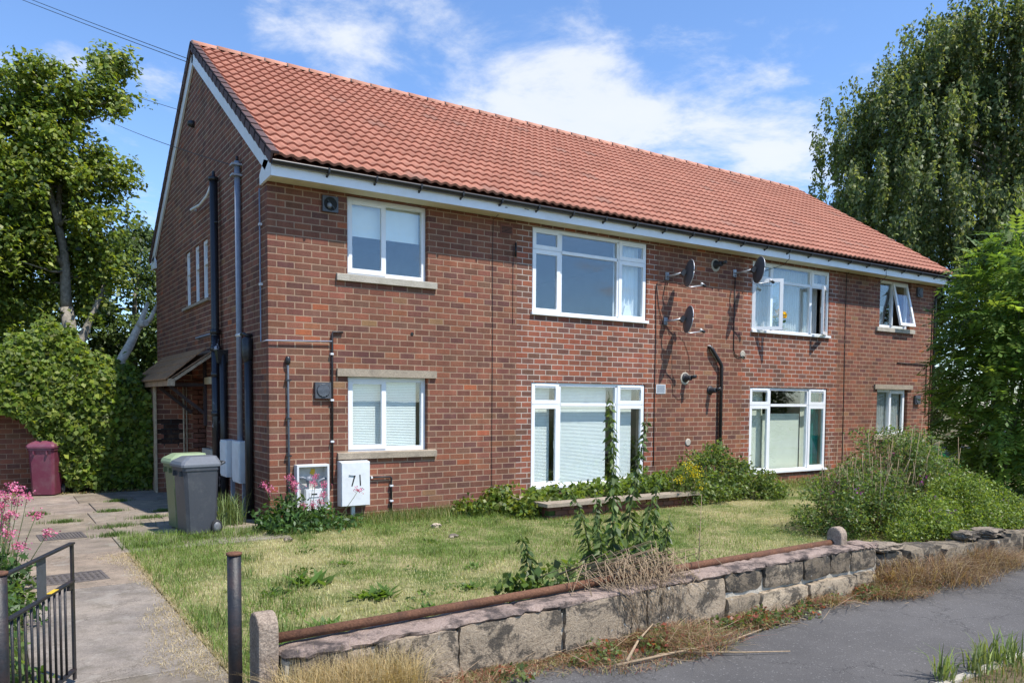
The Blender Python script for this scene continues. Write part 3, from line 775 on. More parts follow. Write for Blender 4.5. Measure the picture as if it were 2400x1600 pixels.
w_ls2 = small_window(*WIN_F[7], 0, True); curtain(w_ls2, HL-B_+.06, HL-A_-.06, 1.1, 2.27, .2, 'net', .08, .025)
# objects on the window boards are things of their own (below)

# pale timber heads over the upper tall windows
for x0 in (C_, HL-D_): obj('window_head', MB().box(x0, x0+D_-C_, .012, .06, 5.10, SOF-.002), 'soffit', house)
for i, s_ in enumerate(SILL):
    mb = MB(); mb.prism([(-.055, s_[2]), (.084, s_[2]), (.084, s_[3]+.004), (.0, s_[3]), (-.055, s_[3]-.015)], 'x', s_[0], s_[1]); obj('window_sill', mb, 'concrete' if i in (0, 2) else 'lintel', house)
for s_ in LINT: obj('lintel', MB().box(s_[0], s_[1], -.045, .25, s_[2]+.002, s_[3]), 'lintel', house)
# gable windows
for (a, b, c, d) in GW:
    mb = MB(); frame_rect(mb, gmap, a+.004, b-.004, c+.002, d-.002, .07, .03, .1); mbox(mb, gmap, a+.05, b-.05, .02, .1, 4.50, 4.60)
    w = obj('window', mb, 'upvc', house)
    for (z0, z1) in ((c+.05, 4.52), (4.60, d-.05)): pane(w, gmap, a+.05, b-.05, z0, z1, .06)
obj('window_sill', MB().box(-.055, .06, 3.72, 6.12, 3.775, 3.828), 'lintel', house)
mb = MB(); a, b, c, d = GSW; frame_rect(mb, gmap, a+.004, b-.004, c+.002, d-.002, .05, .05, .12); w = obj('window', mb, 'upvc', house); pane(w, gmap, a+.05, b-.05, c+.05, d-.05, .08)
obj('window_sill', MB().box(-.10, .05, 2.95, 4.12, .86, .968), 'concrete', house)
obj('lintel', MB().box(-.05, .0-.008, 2.95, 4.14, 2.2, 2.33), 'soffit', house)

# ------------------------------------------------------------------ roof
nR = 20
SLOPE = math.hypot(HD/2-EY, RZ-EZ); GAUGE = SLOPE/nR; TW = .36
ang = math.atan(SL); ca, sa = math.cos(ang), math.sin(ang)
mb = MB()                                         # roof body: underlay on both slopes
for s_ in (0, 1):
    y = (lambda q: q) if s_ == 0 else (lambda q: HD-q)
    x0, x1 = -.055, HL+.055
    top = [(x0, y(EY+.05), EZ-.03), (x1, y(EY+.05), EZ-.03), (x1, HD/2, RZ-.065), (x0, HD/2, RZ-.065)]
    bot = [(p[0], p[1], p[2]-.05) for p in top]; mb.hexa(bot, top, (.2, .08, .06))
roof = obj('roof', mb, 'tile_attr', house)
TPAL = [((.39, .158, .102), .5), ((.37, .147, .094), .3), ((.41, .172, .112), .17), ((.37, .15, .095), .06), ((.33, .155, .108), .025)]
def tile_mesh():
    q = MB(); n = 16; L_ = GAUGE+.05; prof = []
    for i in range(n+1):
        u = i/n; ph = (u*2) % 1.0
        h = .033*(.5-.5*math.cos(2*math.pi*(ph**.8)))
        prof.append((u*TW, h))
    v = []
    for t_, dz in ((0, .038), (L_, 0.0)):
        for (u, h) in prof: v.append((u, t_, h+dz))
    for (u, h) in prof: v.append((u, 0.0, h+.038-.040))
    k = n+1
    f = [(i, i+1, k+i+1, k+i) for i in range(n)]+[(2*k+i, 2*k+i+1, i+1, i) for i in range(n)]
    q.add(v, f, (1, 1, 1), True)
    q.smooth = [True]*n+[False]*n
    me = q.mesh('roof_tile'); me.materials.append(M['tile_obj'])
    return me, np.array(v), f
tme, tv, tf = tile_mesh()
def tile_xform(x, t): # position along the eaves, distance up the slope
    return Matrix(((1, 0, 0, x), (0, ca, -sa, EY+t*ca), (0, sa, ca, EZ+t*sa), (0, 0, 0, 1)))
tiles = []
ncol = int(math.ceil((HL+.06)/TW))
for r in range(nR):
    for c in range(ncol):
        tiles.append((r, c, -.03+c*TW, r*GAUGE))
def tscore(t):
    p = np.array([t[2]+.18, EY+t[3]*ca, EZ+t[3]*sa]); d = p-CAM; q = np.linalg.norm(d)
    return abs(np.dot(d/q, (0, -sa, ca)))/q**2
tiles.sort(key=tscore, reverse=True)
rest_v, rest_f, rest_c, smooth_ = [], [], [], []
for i, (r, c, x, t) in enumerate(tiles):
    col = tuple(np.array(random.choices([p[0] for p in TPAL], [p[1] for p in TPAL])[0])*random.uniform(.93, 1.06)); Mx = tile_xform(x+random.uniform(-.002, .002), t+random.uniform(-.003, .003))
    if i < 300:
        o = link('roof_tile', tme, None, roof, None, col); o.matrix_local = Mx
    else:
        V = tv @ np.array(Mx.to_3x3()).T+np.array(Mx.translation); b = sum(len(q) for q in rest_v)
        rest_v.append(V); rest_f.append(np.array(tf)+b); rest_c.append(np.tile(col, (len(V), 1)))
o = npmesh('roof_tiling', np.concatenate(rest_v), np.concatenate(rest_f), np.concatenate(rest_c), 'tile_attr', roof, 'stuff')
sm = np.tile(np.array([True]*16+[False]*16), len(rest_v)); o.data.polygons.foreach_set('use_smooth', sm)
# ridge tiles, each clipped to the next
nrt = 40; rl = (HL+.12)/nrt
q = MB(); v = []
for x, r_ in ((0, .135), (rl+.03, .125)):
    for j in range(9):
        a = math.pi*(j/8); v.append((x, -r_*math.cos(a), r_*math.sin(a)*.8-.04))
for x, r_ in ((0, .115),):
    for j in range(9):
        a = math.pi*(j/8); v.append((x, -r_*math.cos(a), r_*math.sin(a)*.8-.04))
q.add(v, [(j, j+1, 9+j+1, 9+j) for j in range(8)]+[(18+j, 18+j+1, j+1, j) for j in range(8)], (1, 1, 1), True)
rm = q.mesh('ridge_tile'); rm.materials.append(M['tile_obj'])
cm = MB().bar((0, -.13, -.06), (0, -.12, .0), .012, .02, (1, 0, 0)).mesh('ridge_clip'); cm.materials.append(M['black_pl'])
for i in range(nrt):
    link('ridge_tile', rm, None, roof, (-.06+i*rl, HD/2, RZ+.015+random.uniform(-.003, .003)), tuple(np.array((.50, .235, .155))*random.uniform(.88, 1.1)))
    link('ridge_clip', cm, None, roof, (-.06+i*rl, HD/2-.005, RZ+.03))
# dry verge units down the gable edge, one per course, and white barge boards
VC = (.10, .060, .055)
for side in (0, 1):
    for r in range(nR):
        t0, t1 = r*GAUGE-.02, (r+1)*GAUGE+.02
        q = MB()
        def pt(t, n_): y = EY+t*ca-n_*sa; return (y if side == 0 else HD-y, EZ+t*sa+n_*ca)
        drop = .105
        poly = [pt(t0, .05), pt(t1, .04), pt(t1, -drop+.03), pt(t0, -drop)]
        q.prism(poly, 'x', -.085, -.055); q.prism([pt(t0, .078), pt(t1, .058), pt(t1, .02), pt(t0, .04)], 'x', -.085, .03)
        obj('verge_tile', q, 'tile_obj', roof, tuple(np.array(VC)*random.uniform(.85, 1.15)))
for xs_ in ((-.05, -.012), (HL+.02, HL+.05)):
    for side in (0, 1):
        def pt(t, n_): y = EY+t*ca-n_*sa; return (y if side == 0 else HD-y, EZ+t*sa+n_*ca)
        q = MB().prism([pt(.12, -.06), pt(SLOPE+.03, -.06), pt(SLOPE-.12, -.31), pt(.26, -.31)], 'x', *xs_); obj('barge_board', q, 'fascia', house)
    # boxed eaves end
    e = MB().prism([(EY+.09, SOF), (.20, SOF-.03), (.22, SOF+.12), (-.02, SOF+.30), (EY+.09, EZ-.06)], 'x', *xs_); obj('eaves_box_end', e, 'fascia', house)
    e = MB().prism([(HD-EY-.09, SOF), (HD-.20, SOF-.03), (HD-.22, SOF+.12), (HD+.02, SOF+.30), (HD-EY-.09, EZ-.06)], 'x', *xs_); obj('eaves_box_end', e, 'fascia', house)
obj('fascia_board', MB().box(-.05, HL+.05, -.385, -.365, SOF-.012, EZ-.035), 'fascia', house)
obj('soffit_board', MB().box(-.012, HL+.02, -.364, -.008, SOF, SOF+.012), 'soffit', house)
obj('rear_fascia', MB().box(-.05, HL+.05, HD+.365, HD+.385, SOF-.012, EZ-.035), 'fascia', house)
# gutter: half round with an open top
q = MB(); gy, gz, gr = -.445, EZ-.055, .058; v = []
for x in (-.06, HL+.06):
    for rr in (gr, gr-.006):
        for j in range(9):
            a = math.pi+math.pi*j/8; v.append((x, gy+rr*math.cos(a), gz+rr*math.sin(a)))
q.add(v, [(j, j+1, 18+j+1, 18+j) for j in range(8)]+[(9+j, 9+j+1, 27+j+1, 27+j) for j in range(8)]+[(0, 9, 27, 18), (8, 17, 35, 26)], (1, 1, 1), True)
gut = obj('gutter', q, 'black_pl', house)
for x in (-.062, HL+.058):
    obj('gutter_end', MB().prism([(gy+gr*math.cos(math.pi+math.pi*j/8), gz+gr*math.sin(math.pi+math.pi*j/8)) for j in range(9)], 'x', x, x+.004), 'black_pl', gut)
bm_ = MB(); bm_.prism([(gy-.066, gz+.01), (gy-.06, gz-.05), (gy, gz-.075), (-.386, gz-.07), (-.386, gz-.11), (gy+.01, gz-.085), (gy-.055, gz-.062)], 'x', -.014, .014)
bme = bm_.mesh('gutter_bracket'); fix_normals(bme); bme.materials.append(M['black_pl'])
for x in [.78+i*.765 for i in range(24)]: link('gutter_bracket', bme, None, gut, (x, 0, 0))

# ------------------------------------------------------------------ pipes, vents, cables fixed to the walls
def pipe(name, pts, r, mat, n=12, parent=None): return obj(name, MB().tube(pts, r, n), mat, parent or house)
pipe('downpipe', [(HL-.13, gy, gz-.05), (HL-.13, gy+.02, gz-.12), (HL-.13, -.075, 4.85), (HL-.13, -.065, 4.7), (HL-.13, -.065, .0)], .036, 'black_pl')
sp = pipe('soil_pipe', [(-.11, 2.86, -.02), (-.11, 2.86, 5.85)], .07, 'black_pl', 16)
pl = pipe('soil_pipe_lower', [(-.11, 2.86, -.01), (-.11, 2.86, 3.05)], .078, 'flaky', 16)
for z in (.75, 1.62, 2.32, 2.78, 3.08): obj('pipe_collar', MB().lathe((-.11, 2.86, z), (0, 0, 1), [(.078, -.01), (.092, 0), (.092, .075), (.078, .085)], 16), 'flaky', pl)
obj('pipe_cap', MB().lathe((-.11, 2.86, 5.78), (0, 0, 1), [(.07, 0), (.088, .0), (.088, .06), (.03, .07), (.025, .16), (.02, .17)], 16), 'black_pl', sp)
pipe('pipe_clip', [(-.11, 3.08, 5.08), (-.11, 2.62, 5.02)], .012, 'black_pl', 8)
pipe('waste_pipe', [(.0, 4.72, 3.12), (-.07, 4.65, 3.12), (-.07, 3.25, 3.12), (-.08, 3.18, 3.06), (-.11, 2.95, 2.70)], .021, 'grey_steel')
pipe('waste_pipe', [(.0, 4.75, 5.64), (-.10, 4.75, 5.64), (-.13, 4.65, 5.62), (-.13, 3.9, 5.56), (-.13, 3.3, 5.6), (-.12, 2.88, 5.76)], .026, 'box_white')
p2 = pipe('rainwater_pipe', [(-.075, 2.48, -.02), (-.075, 2.48, 2.75)], .062, 'black_pl', 14)
obj('pipe_hopper', MB().hexa([(-.16, 2.44, 2.55), (-.0, 2.44, 2.55), (-.0, 2.58, 2.55), (-.16, 2.58, 2.55)], [(-.19, 2.41, 2.78), (-.0, 2.41, 2.78), (-.0, 2.62, 2.78), (-.19, 2.62, 2.78)]), 'black_pl', p2)
pipe('mast_conduit', [(-.06, 1.44, 1.2), (-.06, 1.44, 5.78)], .046, 'grey_steel', 14)
obj('mast_cap', MB().tube([(-.06, 1.44, 5.78), (-.06, 1.44, 5.86)], .025, 10), 'black_iron', house)
for z in (5.55, 5.72): obj('mast_bracket', MB().bar((-.16, 1.44, z), (.0, 1.44, z), .16, .03), 'galv', house)
p3 = pipe('vent_pipe', [(-.07, .87, -.02), (-.07, .87, 2.62)], .062, 'black_pl', 14)
obj('pipe_hopper', MB().lathe((-.08, .87, 2.5), (0, 0, 1), [(.052, 0), (.075, .06), (.088, .1), (.088, .36), (.06, .40)], 14), 'black_pl', p3)
pipe('overflow_pipe', [(.0, .87, 2.93), (-.10, .87, 2.93), (-.12, .88, 2.95), (-.13, 1.02, 2.95)], .028, 'black_pl')
pipe('overflow_end', [(-.13, 1.0, 2.95), (-.14, 1.28, 2.95)], .026, 'white_clip')
pipe('small_gas_pipe', [(-.03, .29, 5.1), (-.03, .29, 2.80), (-.03, -.04, 2.80), (.05, -.045, 2.80), (.975, -.045, 2.83)], .011, 'grey_steel', 8)
pipe('gas_pipe', [(1.16, -.03, 2.98), (1.0, -.03, 2.98), (.985, -.035, 2.95), (.975, -.035, .58)], .017, 'black_iron', 10)
for z in (4.55, 3.65): obj('pipe_clip', MB().box(-.045, -.0, .26, .32, z, z+.035), 'white_clip', house)
for z in (2.62, 1.9, 1.25): obj('pipe_clip', MB().box(.95, 1.0, -.058, -.008, z, z+.03), 'white_clip', house)
vp = pipe('thin_vent_pipe', [(.285, -.04, .5), (.28, -.04, 2.45), (.28, -.04, 2.5)], .016, 'grey_pl', 10)
obj('pipe_cap', MB().lathe((.28, -.04, 2.44), (0, 0, 1), [(.018, 0), (.038, .03), (.042, .1), (.03, .13), (.01, .135)], 12), 'black_pl', vp)
for z in (2.2, 1.62, 1.05): obj('pipe_clip', MB().box(.24, .325, -.058, -.008, z, z+.022), 'black_pl', vp)
pipe('gas_pipe', [(1.55, -.04, .668), (1.97, -.04, .66), (1.985, -.04, .645), (1.985, -.035, .0)], .017, 'black_iron', 10)
for z in (.5, .25): obj('pipe_clip', MB().box(1.958, 2.012, -.06, -.008, z, z+.028), 'white_clip', house)
obj('pipe_clip', MB().box(1.62, 1.65, -.06, -.008, .65, .685), 'white_clip', house)
dp = pipe('waste_pipe', [(9.47, -.0, 3.10), (9.47, -.05, 3.10), (9.5, -.07, 3.06), (9.77, -.07, 2.76), (9.80, -.07, 2.7), (9.80, -.07, .05)], .04, 'black_iron', 12)
obj('pipe_bracket', MB().bar((9.43, -.02, 3.14), (9.74, -.02, 2.80), .02, .09, (0, 1, 0)), 'white_clip', dp)
def flue(x, z, up=False, ring=True):
    f = obj('boiler_flue', MB().lathe((x, -.004, z), (0, -1, 0), [(.095, 0), (.095, .018), (.07, .03), (.06, .045), (.055, .17), (.045, .18)], 18), 'vent_mesh', house)
    obj('flue_terminal', MB().tube([(x+.005, -.15, z+.005), (x+.05, -.27, z+.03)], .038, 12), 'black_pl', f)
    if ring: obj('mortar_patch', MB().lathe((x, -.001, z-.015), (0, -1, 0), [(.14, 0), (.135, .008), (.10, .010)], 11), 'concrete', f)
flue(9.62, 4.88); flue(8.76, 2.43); flue(9.52, 2.18, ring=False)
def vent(x0, x1, z0, z1, broken=False):
    v_ = obj('extractor_vent', MB().box(x0, x1, -.06, -.008, z0, z1), 'vent_dark', house)
    xm, zm, r_ = (x0+x1)/2, (z0+z1)/2, (x1-x0)*.42
    if broken:
        obj('vent_hole', MB().lathe((xm, -.0605, zm), (0, -1, 0), [(r_, 0), (r_, .004), (r_*.93, .004), (r_*.92, .001)], 22), 'dark', v_)
        obj('vent_flap', MB().lathe((xm-.03, -.06, zm-.03), (.2, -1, 0), [(.03, 0), (.045, .02), (.02, .05)], 10), 'grey_pl', v_)
        obj('vent_flap', MB().bar((xm-.05, -.075, zm+.05), (xm+.06, -.075, zm-.07), .015, .012, (0, 1, 0)), 'black_pl', v_)
    else:
        obj('vent_grille', MB().lathe((xm, -.06, zm), (0, -1, 0), [(r_, 0), (r_, .006), (r_*.9, .008)], 22), 'vent_mesh', v_)
        g = MB()
        for i in range(11):
            zz = zm-r_*.85+i*r_*.17; h = math.sqrt(max(0, (r_*.9)**2-(zz-zm)**2)); g.box(xm-h, xm+h, -.076, -.0685, zz-.004, zz+.004)
        obj('vent_slat', g, 'grey_pl', v_)
vent(.835, 1.085, 4.82, 5.06, True); vent(.70, .955, 1.94, 2.19); vent(HL-1.0, HL-.76, 4.80, 5.05); vent(HL-.95, HL-.7, 1.9, 2.14)
for (x0, z0, mt, n_) in ((4.11, 4.885, 'terracotta', 5), (7.93, 2.09, 'box_white', 7)):
    a_ = obj('air_brick', MB().box(x0, x0+.26, -.012, .05, z0, z0+(.16 if n_ == 5 else .19)), mt, house)
    g = MB()
    for i in range(n_): g.box(x0+.02, x0+.24, -.016, -.0125, z0+.02+i*.024, z0+.032+i*.024)
    obj('slot', g, 'dark' if n_ == 5 else 'grey_pl', a_)
def cable(pts, r=.005): return obj('wall_cable', MB().tube(pts, r, 6), 'cable', house)
cable([(3.96, -.37, 5.22), (3.95, -.02, 5.1), (3.945, -.015, 4.7), (3.955, -.015, 3.0), (3.95, -.015, 1.2), (3.955, -.015, .35), (3.98, -.05, .25)])
cable([(4.38, -.012, 4.72), (4.38, -.012, 3.3)], .004); cable([(4.43, -.02, 4.75), (4.43, -.02, 4.5)], .016)
cable([(8.05, -.03, 4.36), (7.9, -.015, 4.34), (7.87, -.015, 4.2), (7.89, -.015, 3.3), (7.88, -.015, 2.2), (7.885, -.015, .6)], .008)
cable([(8.06, -.03, 3.5), (7.95, -.015, 3.9), (7.9, -.015, 4.28)], .007)
cable([(14.30, -.37, 5.3), (14.30, -.02, 5.12), (14.30, -.015, 4.0), (14.33, -.015, 2.0), (14.34, -.015, .4)], .008)
cable([(10.24, -.015, 4.75), (10.235, -.015, 3.6), (10.24, -.015, 3.08), (10.29, -.018, 2.97), (10.42, -.02, 2.93), (10.56, -.02, 2.95), (10.62, -.015, 2.90)], .010)
cable([(8.55, -.012, 3.3), (8.7, -.012, 3.2), (8.85, -.012, 2.9), (8.9, -.012, 2.55)], .004); cable([(8.35, -.012, 3.3), (8.37, -.012, 2.6), (8.4, -.012, 2.1), (8.55, -.012, 1.98), (8.78, -.012, 2.0)], .004)
cable([(11.6, -.38, 5.27), (11.58, -.40, 5.16), (11.5, -.3, 5.02), (11.3, -.05, 4.93), (11.22, -.02, 4.9)], .006); cable([(15.4, -.38, 5.27), (15.38, -.4, 5.1), (15.3, -.2, 4.9), (15.1, -.03, 4.8)], .006)
cable([(16.63, -.02, 3.0), (18.07, -.02, 2.99), (18.08, -.02, 1.6)], .013)
obj('mortar_scar', MB().lathe((10.55, -.006, 2.99), (0, -1, 0), [(.09, 0), (.07, .006)], 9), 'concrete', house); obj('mortar_scar', MB().lathe((8.88, -.006, 1.06), (0, -1, 0), [(.09, 0), (.06, .012)], 9), 'concrete', house)
obj('gable_vent', MB().lathe((.0, 4.9, 7.36), (-1, 0, 0), [(.07, -.02), (.07, .05), (.05, .12)], 14), 'black_pl', house)
obj('hole', MB().lathe((2.38, -.0072, 3.02), (0, -1, 0), [(.03, 0), (.028, .002)], 12), 'dark', house)

# ------------------------------------------------------------------ lean-to canopy over the side door
cv = MB(); X0, ZL, ZH, Y0, Y1 = -.80, 2.25, 2.84, 3.45, 7.6
can = obj('canopy', cv.hexa([(X0, Y0, ZL), (-.008, Y0, ZH-.03), (-.008, Y1, ZH-.03), (X0, Y1, ZL)], [(X0, Y0, ZL+.02), (-.008, Y0, ZH), (-.008, Y1, ZH), (X0, Y1, ZL+.02)]), 'timber', house)
for i in range(4):                                    # felted boards lapping down the slope
    a, b = i/4, (i+1)/4
    p = lambda t: (X0-.04+(.70)*t, ZL+.025+(ZH-ZL)*t)
    (xa, za), (xb, zb) = p(a-.03), p(b)
    obj('roof_board', MB().hexa([(xa, Y0-.05, za), (xb, Y0-.05, zb), (xb, Y1+.05, zb), (xa, Y1+.05, za)], [(xa, Y0-.05, za+.03), (xb, Y0-.05, zb+.012), (xb, Y1+.05, zb+.012), (xa, Y1+.05, za+.03)]), 'felt', can)
obj('canopy_fascia', MB().box(X0-.02, X0+.015, Y0, Y1, ZL-.10, ZL+.0), 'timber', can)
obj('canopy_fascia_end', MB().box(X0-.022, X0+.1, Y0-.03, Y0-.002, ZL-.10, ZL+.03), 'timber_pale', can)
obj('rafter', MB().bar((X0+.05, Y0+.03, ZL-.02), (-.03, Y0+.03, ZH-.09), .05, .08, (0, 1, 0)), 'timber_pale', can)
for y in (4.12, 5.34, Y1-.2):
    br = obj('bracket', MB().bar((X0+.1, y, ZL-.06), (-.01, y, ZL-.06), .06, .06), 'timber_dark', can)
    obj('brace', MB().bar((X0+.14, y, ZL-.1), (-.04, y, ZL-.62), .055, .06, (0, 1, 0)), 'timber_dark', br)
    if y < 5: obj('wall_post', MB().box(-.06, -.008, y-.035, y+.035, ZL-.85, ZL+.45), 'timber_dark', br)
# ================================================================== satellite dishes
DN = unit(np.array([.87, -.37, -.10]))
def dish(cx_, cy_, cz_, mx, mz, r_, label):
    c = np.array([cx_, cy_, cz_]); root = thing('satellite_dish', label, 'satellite dish', (mx, 0, mz), 'satellite dishes on the wall')
    org = np.array([mx, 0, mz])
    prof = []
    for i in range(9):
        q = i/8*r_; prof.append((max(q, .004), .16*(q/r_)**2*r_))
    back = [(max(p[0], .004), p[1]-.008) for p in prof]
    mb = MB(); mb.lathe(c-org-DN*.05, DN, list(reversed(back))+prof, 28, oval=.9)
    mb.f = [f for f in mb.f if len(f) == 4]; mb.smooth = [True]*len(mb.f)
    ref = obj('reflector', mb, 'dish', root)
    rim = MB(); e = unit(np.cross(DN, (0, 0, 1.))); g = np.cross(DN, e); k = 28
    rim.tube([c-org-DN*.05+DN*.16*r_+r_*(math.cos(2*math.pi*j/k)*e*.9+math.sin(2*math.pi*j/k)*g) for j in range(k+1)], .008, 6); obj('rim', rim, 'galv', ref)
    b = c-org-DN*.07
    mb = MB().box(-.05, .05, -.02, -.008, -.08, .08); mb.tube([(0, -.01, 0), (0, cy_*.55, 0), b-DN*.06-np.array((0, 0, .0))], .019, 10); obj('wall_bracket', mb, 'galv', root)
    obj('clamp', MB().bar(b-DN*.10+np.array((0, 0, -.06)), b-DN*.02+np.array((0, 0, .04)), .07, .09), 'black_pl', root)
    low = c-org-g*(r_*.98)*(1 if g[2] > 0 else -1)
    tip = c-org+DN*.32-np.array((0, 0, r_*.72))
    obj('feed_arm', MB().tube([low-DN*.02, low+DN*.08, tip], .011, 8), 'galv', root)
    l_ = obj('receiver', MB().lathe(tip, unit(b-tip), [(.018, -.05), (.03, -.04), (.03, .02), (.024, .03), (.024, .06), (.008, .065)], 12), 'black_pl', root)
    obj('receiver_cap', MB().lathe(tip, unit(b-tip), [(.0245, .035), (.026, .04), (.026, .07), (.01, .075)], 12), 'white_clip', l_)
    obj('lead', MB().tube([tip, tip-np.array((.03, 0, .1)), low-np.array((0, 0, .05)), (.02, -.05, -.05), (-.1, -.02, -.1)], .004, 5), 'cable', root)
    return root
dish(8.40, -.42, 4.53, 8.18, 4.50, .275, 'grey satellite dish, upper of the pair one above the other between the tall windows')
dish(8.40, -.42, 3.60, 8.16, 3.58, .275, 'grey satellite dish, lower of the pair one above the other between the tall windows')
dish(10.43, -.50, 4.78, 10.22, 4.75, .285, 'grey satellite dish on its own beside the open upper window with yellow flowers')

# ================================================================== meter boxes
bx = thing('meter_box', 'white wall box with its door missing, gas meter showing inside', 'meter box', (.37, 0, .22))
mb = MB(); W_, H_, T_ = .51, .70, .16
mb.box(0, W_, -T_, -.01, 0, .03); mb.box(0, W_, -T_, -.01, H_-.03, H_); mb.box(0, .03, -T_, -.01, .03, H_-.03); mb.box(W_-.03, W_, -T_, -.01, .03, H_-.03)
obj('case', mb, 'box_white', bx); obj('back_panel', MB().box(.03, W_-.03, -.02, -.012, .03, H_-.03), 'box_in', bx)
gm = obj('gas_meter', MB().hexa([(.15, -.14, .04), (.40, -.14, .04), (.40, -.03, .04), (.15, -.03, .04)], [(.14, -.15, .32), (.41, -.15, .32), (.41, -.03, .32), (.14, -.03, .32)]), 'box_white', bx)
obj('dial', MB().box(.225, .315, -.158, -.151, .235, .255), 'black_pl', gm); obj('dial_plate', MB().box(.19, .35, -.1545, -.15, .20, .275), 'white_paint', gm)
obj('meter_pipe', MB().tube([(.19, -.09, .32), (.19, -.09, .46), (.12, -.09, .5), (.05, -.09, .5)], .02, 10), 'grey_pl', bx); obj('meter_pipe', MB().tube([(.36, -.09, .32), (.36, -.09, .44), (.44, -.09, .47), (.48, -.09, .47)], .02, 10), 'grey_pl', bx)
obj('regulator', MB().lathe((.2, -.10, .47), (0, -1, 0), [(.05, 0), (.055, .015), (.04, .04), (.02, .05)], 14), 'grey_pl', bx); obj('tag', MB().prism([(.24, .56), (.31, .52), (.33, .62), (.27, .63)], 'y', -.03, -.022), 'yellow_mark', bx)
b7 = thing('meter_box', 'closed white meter box with hand painted number 71', 'meter box', (1.067, 0, .235))
mb = MB().hexa([(0, -.008, 0), (.49, -.008, 0), (.49, -.008, .72), (0, -.008, .72)], [(.005, -.165, 0.005), (.485, -.165, .005), (.485, -.165, .70), (.005, -.165, .70)]); obj('case', mb, 'box_white', b7)
obj('box_door', MB().box(.012, .478, -.180, -.1655, .012, .692), 'box_white', b7); obj('duct', MB().box(.21, .27, -.07, -.012, -.3, -.002), 'box_white', b7)
# the digits, brushed on by hand
sv = MB(); sv.bar((.125, -.182, .50), (.235, -.182, .485), .004, .028, (0, 1, 0)); sv.hexa([(.212, -.184, .492), (.238, -.184, .492), (.238, -.181, .492), (.218, -.181, .492)], [(.165, -.184, .325), (.185, -.184, .322), (.185, -.181, .322), (.165, -.181, .325)])
sv.hexa([(.30, -.184, .50), (.318, -.184, .50), (.318, -.181, .50), (.30, -.181, .50)], [(.308, -.184, .325), (.328, -.184, .325), (.328, -.181, .325), (.308, -.181, .325)])
sv.v = [(p[0], p[1] if True else 0, p[2]) for p in sv.v]; obj('number_71', sv, 'black_pl', b7)
cb = thing('cable_box', 'tall grey white cable box on legs, farther from the house corner', 'cable box', (0, 1.95, .0), 'twin cable boxes on the gable')
obj('case', MB().box(-.20, -.01, -.17, .26, .60, 1.22), 'box_white', cb); obj('lid', MB().box(-.213, -.2005, -.15, .24, .63, 1.19), 'box_white', cb); obj('leg', MB().box(-.12, -.06, -.14, -.08, -.02, .60), 'grey_steel', cb)
cb = thing('cable_box', 'chipped white cable box on one leg, nearer the house corner', 'cable box', (0, 1.4, .0), 'twin cable boxes on the gable')
obj('case', MB().box(-.15, -.01, -.27, .20, .55, 1.23), 'box_white', cb); obj('lid', MB().box(-.162, -.1505, -.25, .18, .58, 1.2), 'box_white', cb); obj('leg', MB().box(-.10, -.04, -.24, -.19, -.02, .55), 'grey_steel', cb)
obj('case', MB().box(HL-.95, HL-.5, -.16, -.01, .15, .8), 'box_white', thing('meter_box', 'white meter box half hidden behind the overgrown shrub at the far corner', 'meter box', (0, 0, 0)))

# ================================================================== wheelie bins
def bin_(loc, rz, col, label, lidcol=None, sc_=1.0, group='wheeled rubbish bins'):
    root = thing('wheelie_bin', label, 'wheelie bin', loc, group); root.rotation_euler = (0, 0, rz); root.scale = sc_ if isinstance(sc_, tuple) else (sc_,)*3
    def ring(w, d0, d1, z, b=.05):
        return [(-w+b, d0, z), (w-b, d0, z), (w, d0+b, z), (w, d1-b, z), (w-b, d1, z), (-w+b, d1, z), (-w, d1-b, z), (-w, d0+b, z)]
    mb = MB(); rs = [ring(.245, -.265, .265, .03), ring(.254, -.28, .275, .30), ring(.272, -.315, .30, .80), ring(.275, -.325, .305, .86), ring(.29, -.345, .315, .865), ring(.29, -.345, .315, .93)]
    v = [p for r_ in rs for p in r_]; f = [(i*8+j, i*8+(j+1) % 8, (i+1)*8+(j+1) % 8, (i+1)*8+j) for i in range(len(rs)-1) for j in range(8)]+[tuple(range(8))[::-1], tuple(range(40, 48))]
    mb.add(v, f); body = obj('body', mb, 'plastic_obj', root, col)
    mb = MB()
    for x in (-.14, .14): mb.box(x-.012, x+.012, -.37, -.30, .79, .86)
    mb.box(-.1, .1, -.285, -.262, .45, .5)
    obj('rib', mb, 'plastic_obj', body, col)
    lc = lidcol or col
    mb = MB(); lr = [ring(.305, -.375, .34, .915, .04), ring(.305, -.375, .34, .945, .04), ring(.285, -.35, .33, .985, .05), ring(.19, -.22, .31, 1.045, .06)]
    v = [p for r_ in lr for p in r_]; f = [(i*8+j, i*8+(j+1) % 8, (i+1)*8+(j+1) % 8, (i+1)*8+j) for i in range(3) for j in range(8)]+[tuple(range(8))[::-1], tuple(range(24, 32))]
    mb.add(v, f); lid = obj('lid', mb, 'plastic_obj', root, lc)
    mb = MB().tube([(-.24, .33, .93), (-.24, .42, .96), (.24, .42, .96), (.24, .33, .93)], .017, 8); obj('handle', mb, 'plastic_obj', root, col)
    mb = MB().tube([(-.27, .24, .10), (.27, .24, .10)], .012, 8); obj('axle', mb, 'galv', root)
    for x in (-.275, .275):
        w = obj('wheel', MB().lathe((x, .24, .10), (1, 0, 0), [(.075, -.025), (.098, -.02), (.1, 0), (.098, .02), (.075, .025)], 20), 'rubber', root)
        obj('rim', MB().lathe((x, .24, .10), (1, 0, 0), [(.02, -.03), (.068, -.028), (.068, .028), (.02, .03)], 18), 'wheel_grey', w)
    return root
bin_((-1.08, -.16, .005), R(279), (.05, .054, .064), 'dark grey wheelie bin standing in front of the black soil pipe', (.13, .14, .158), (.84, .78, 1.06))
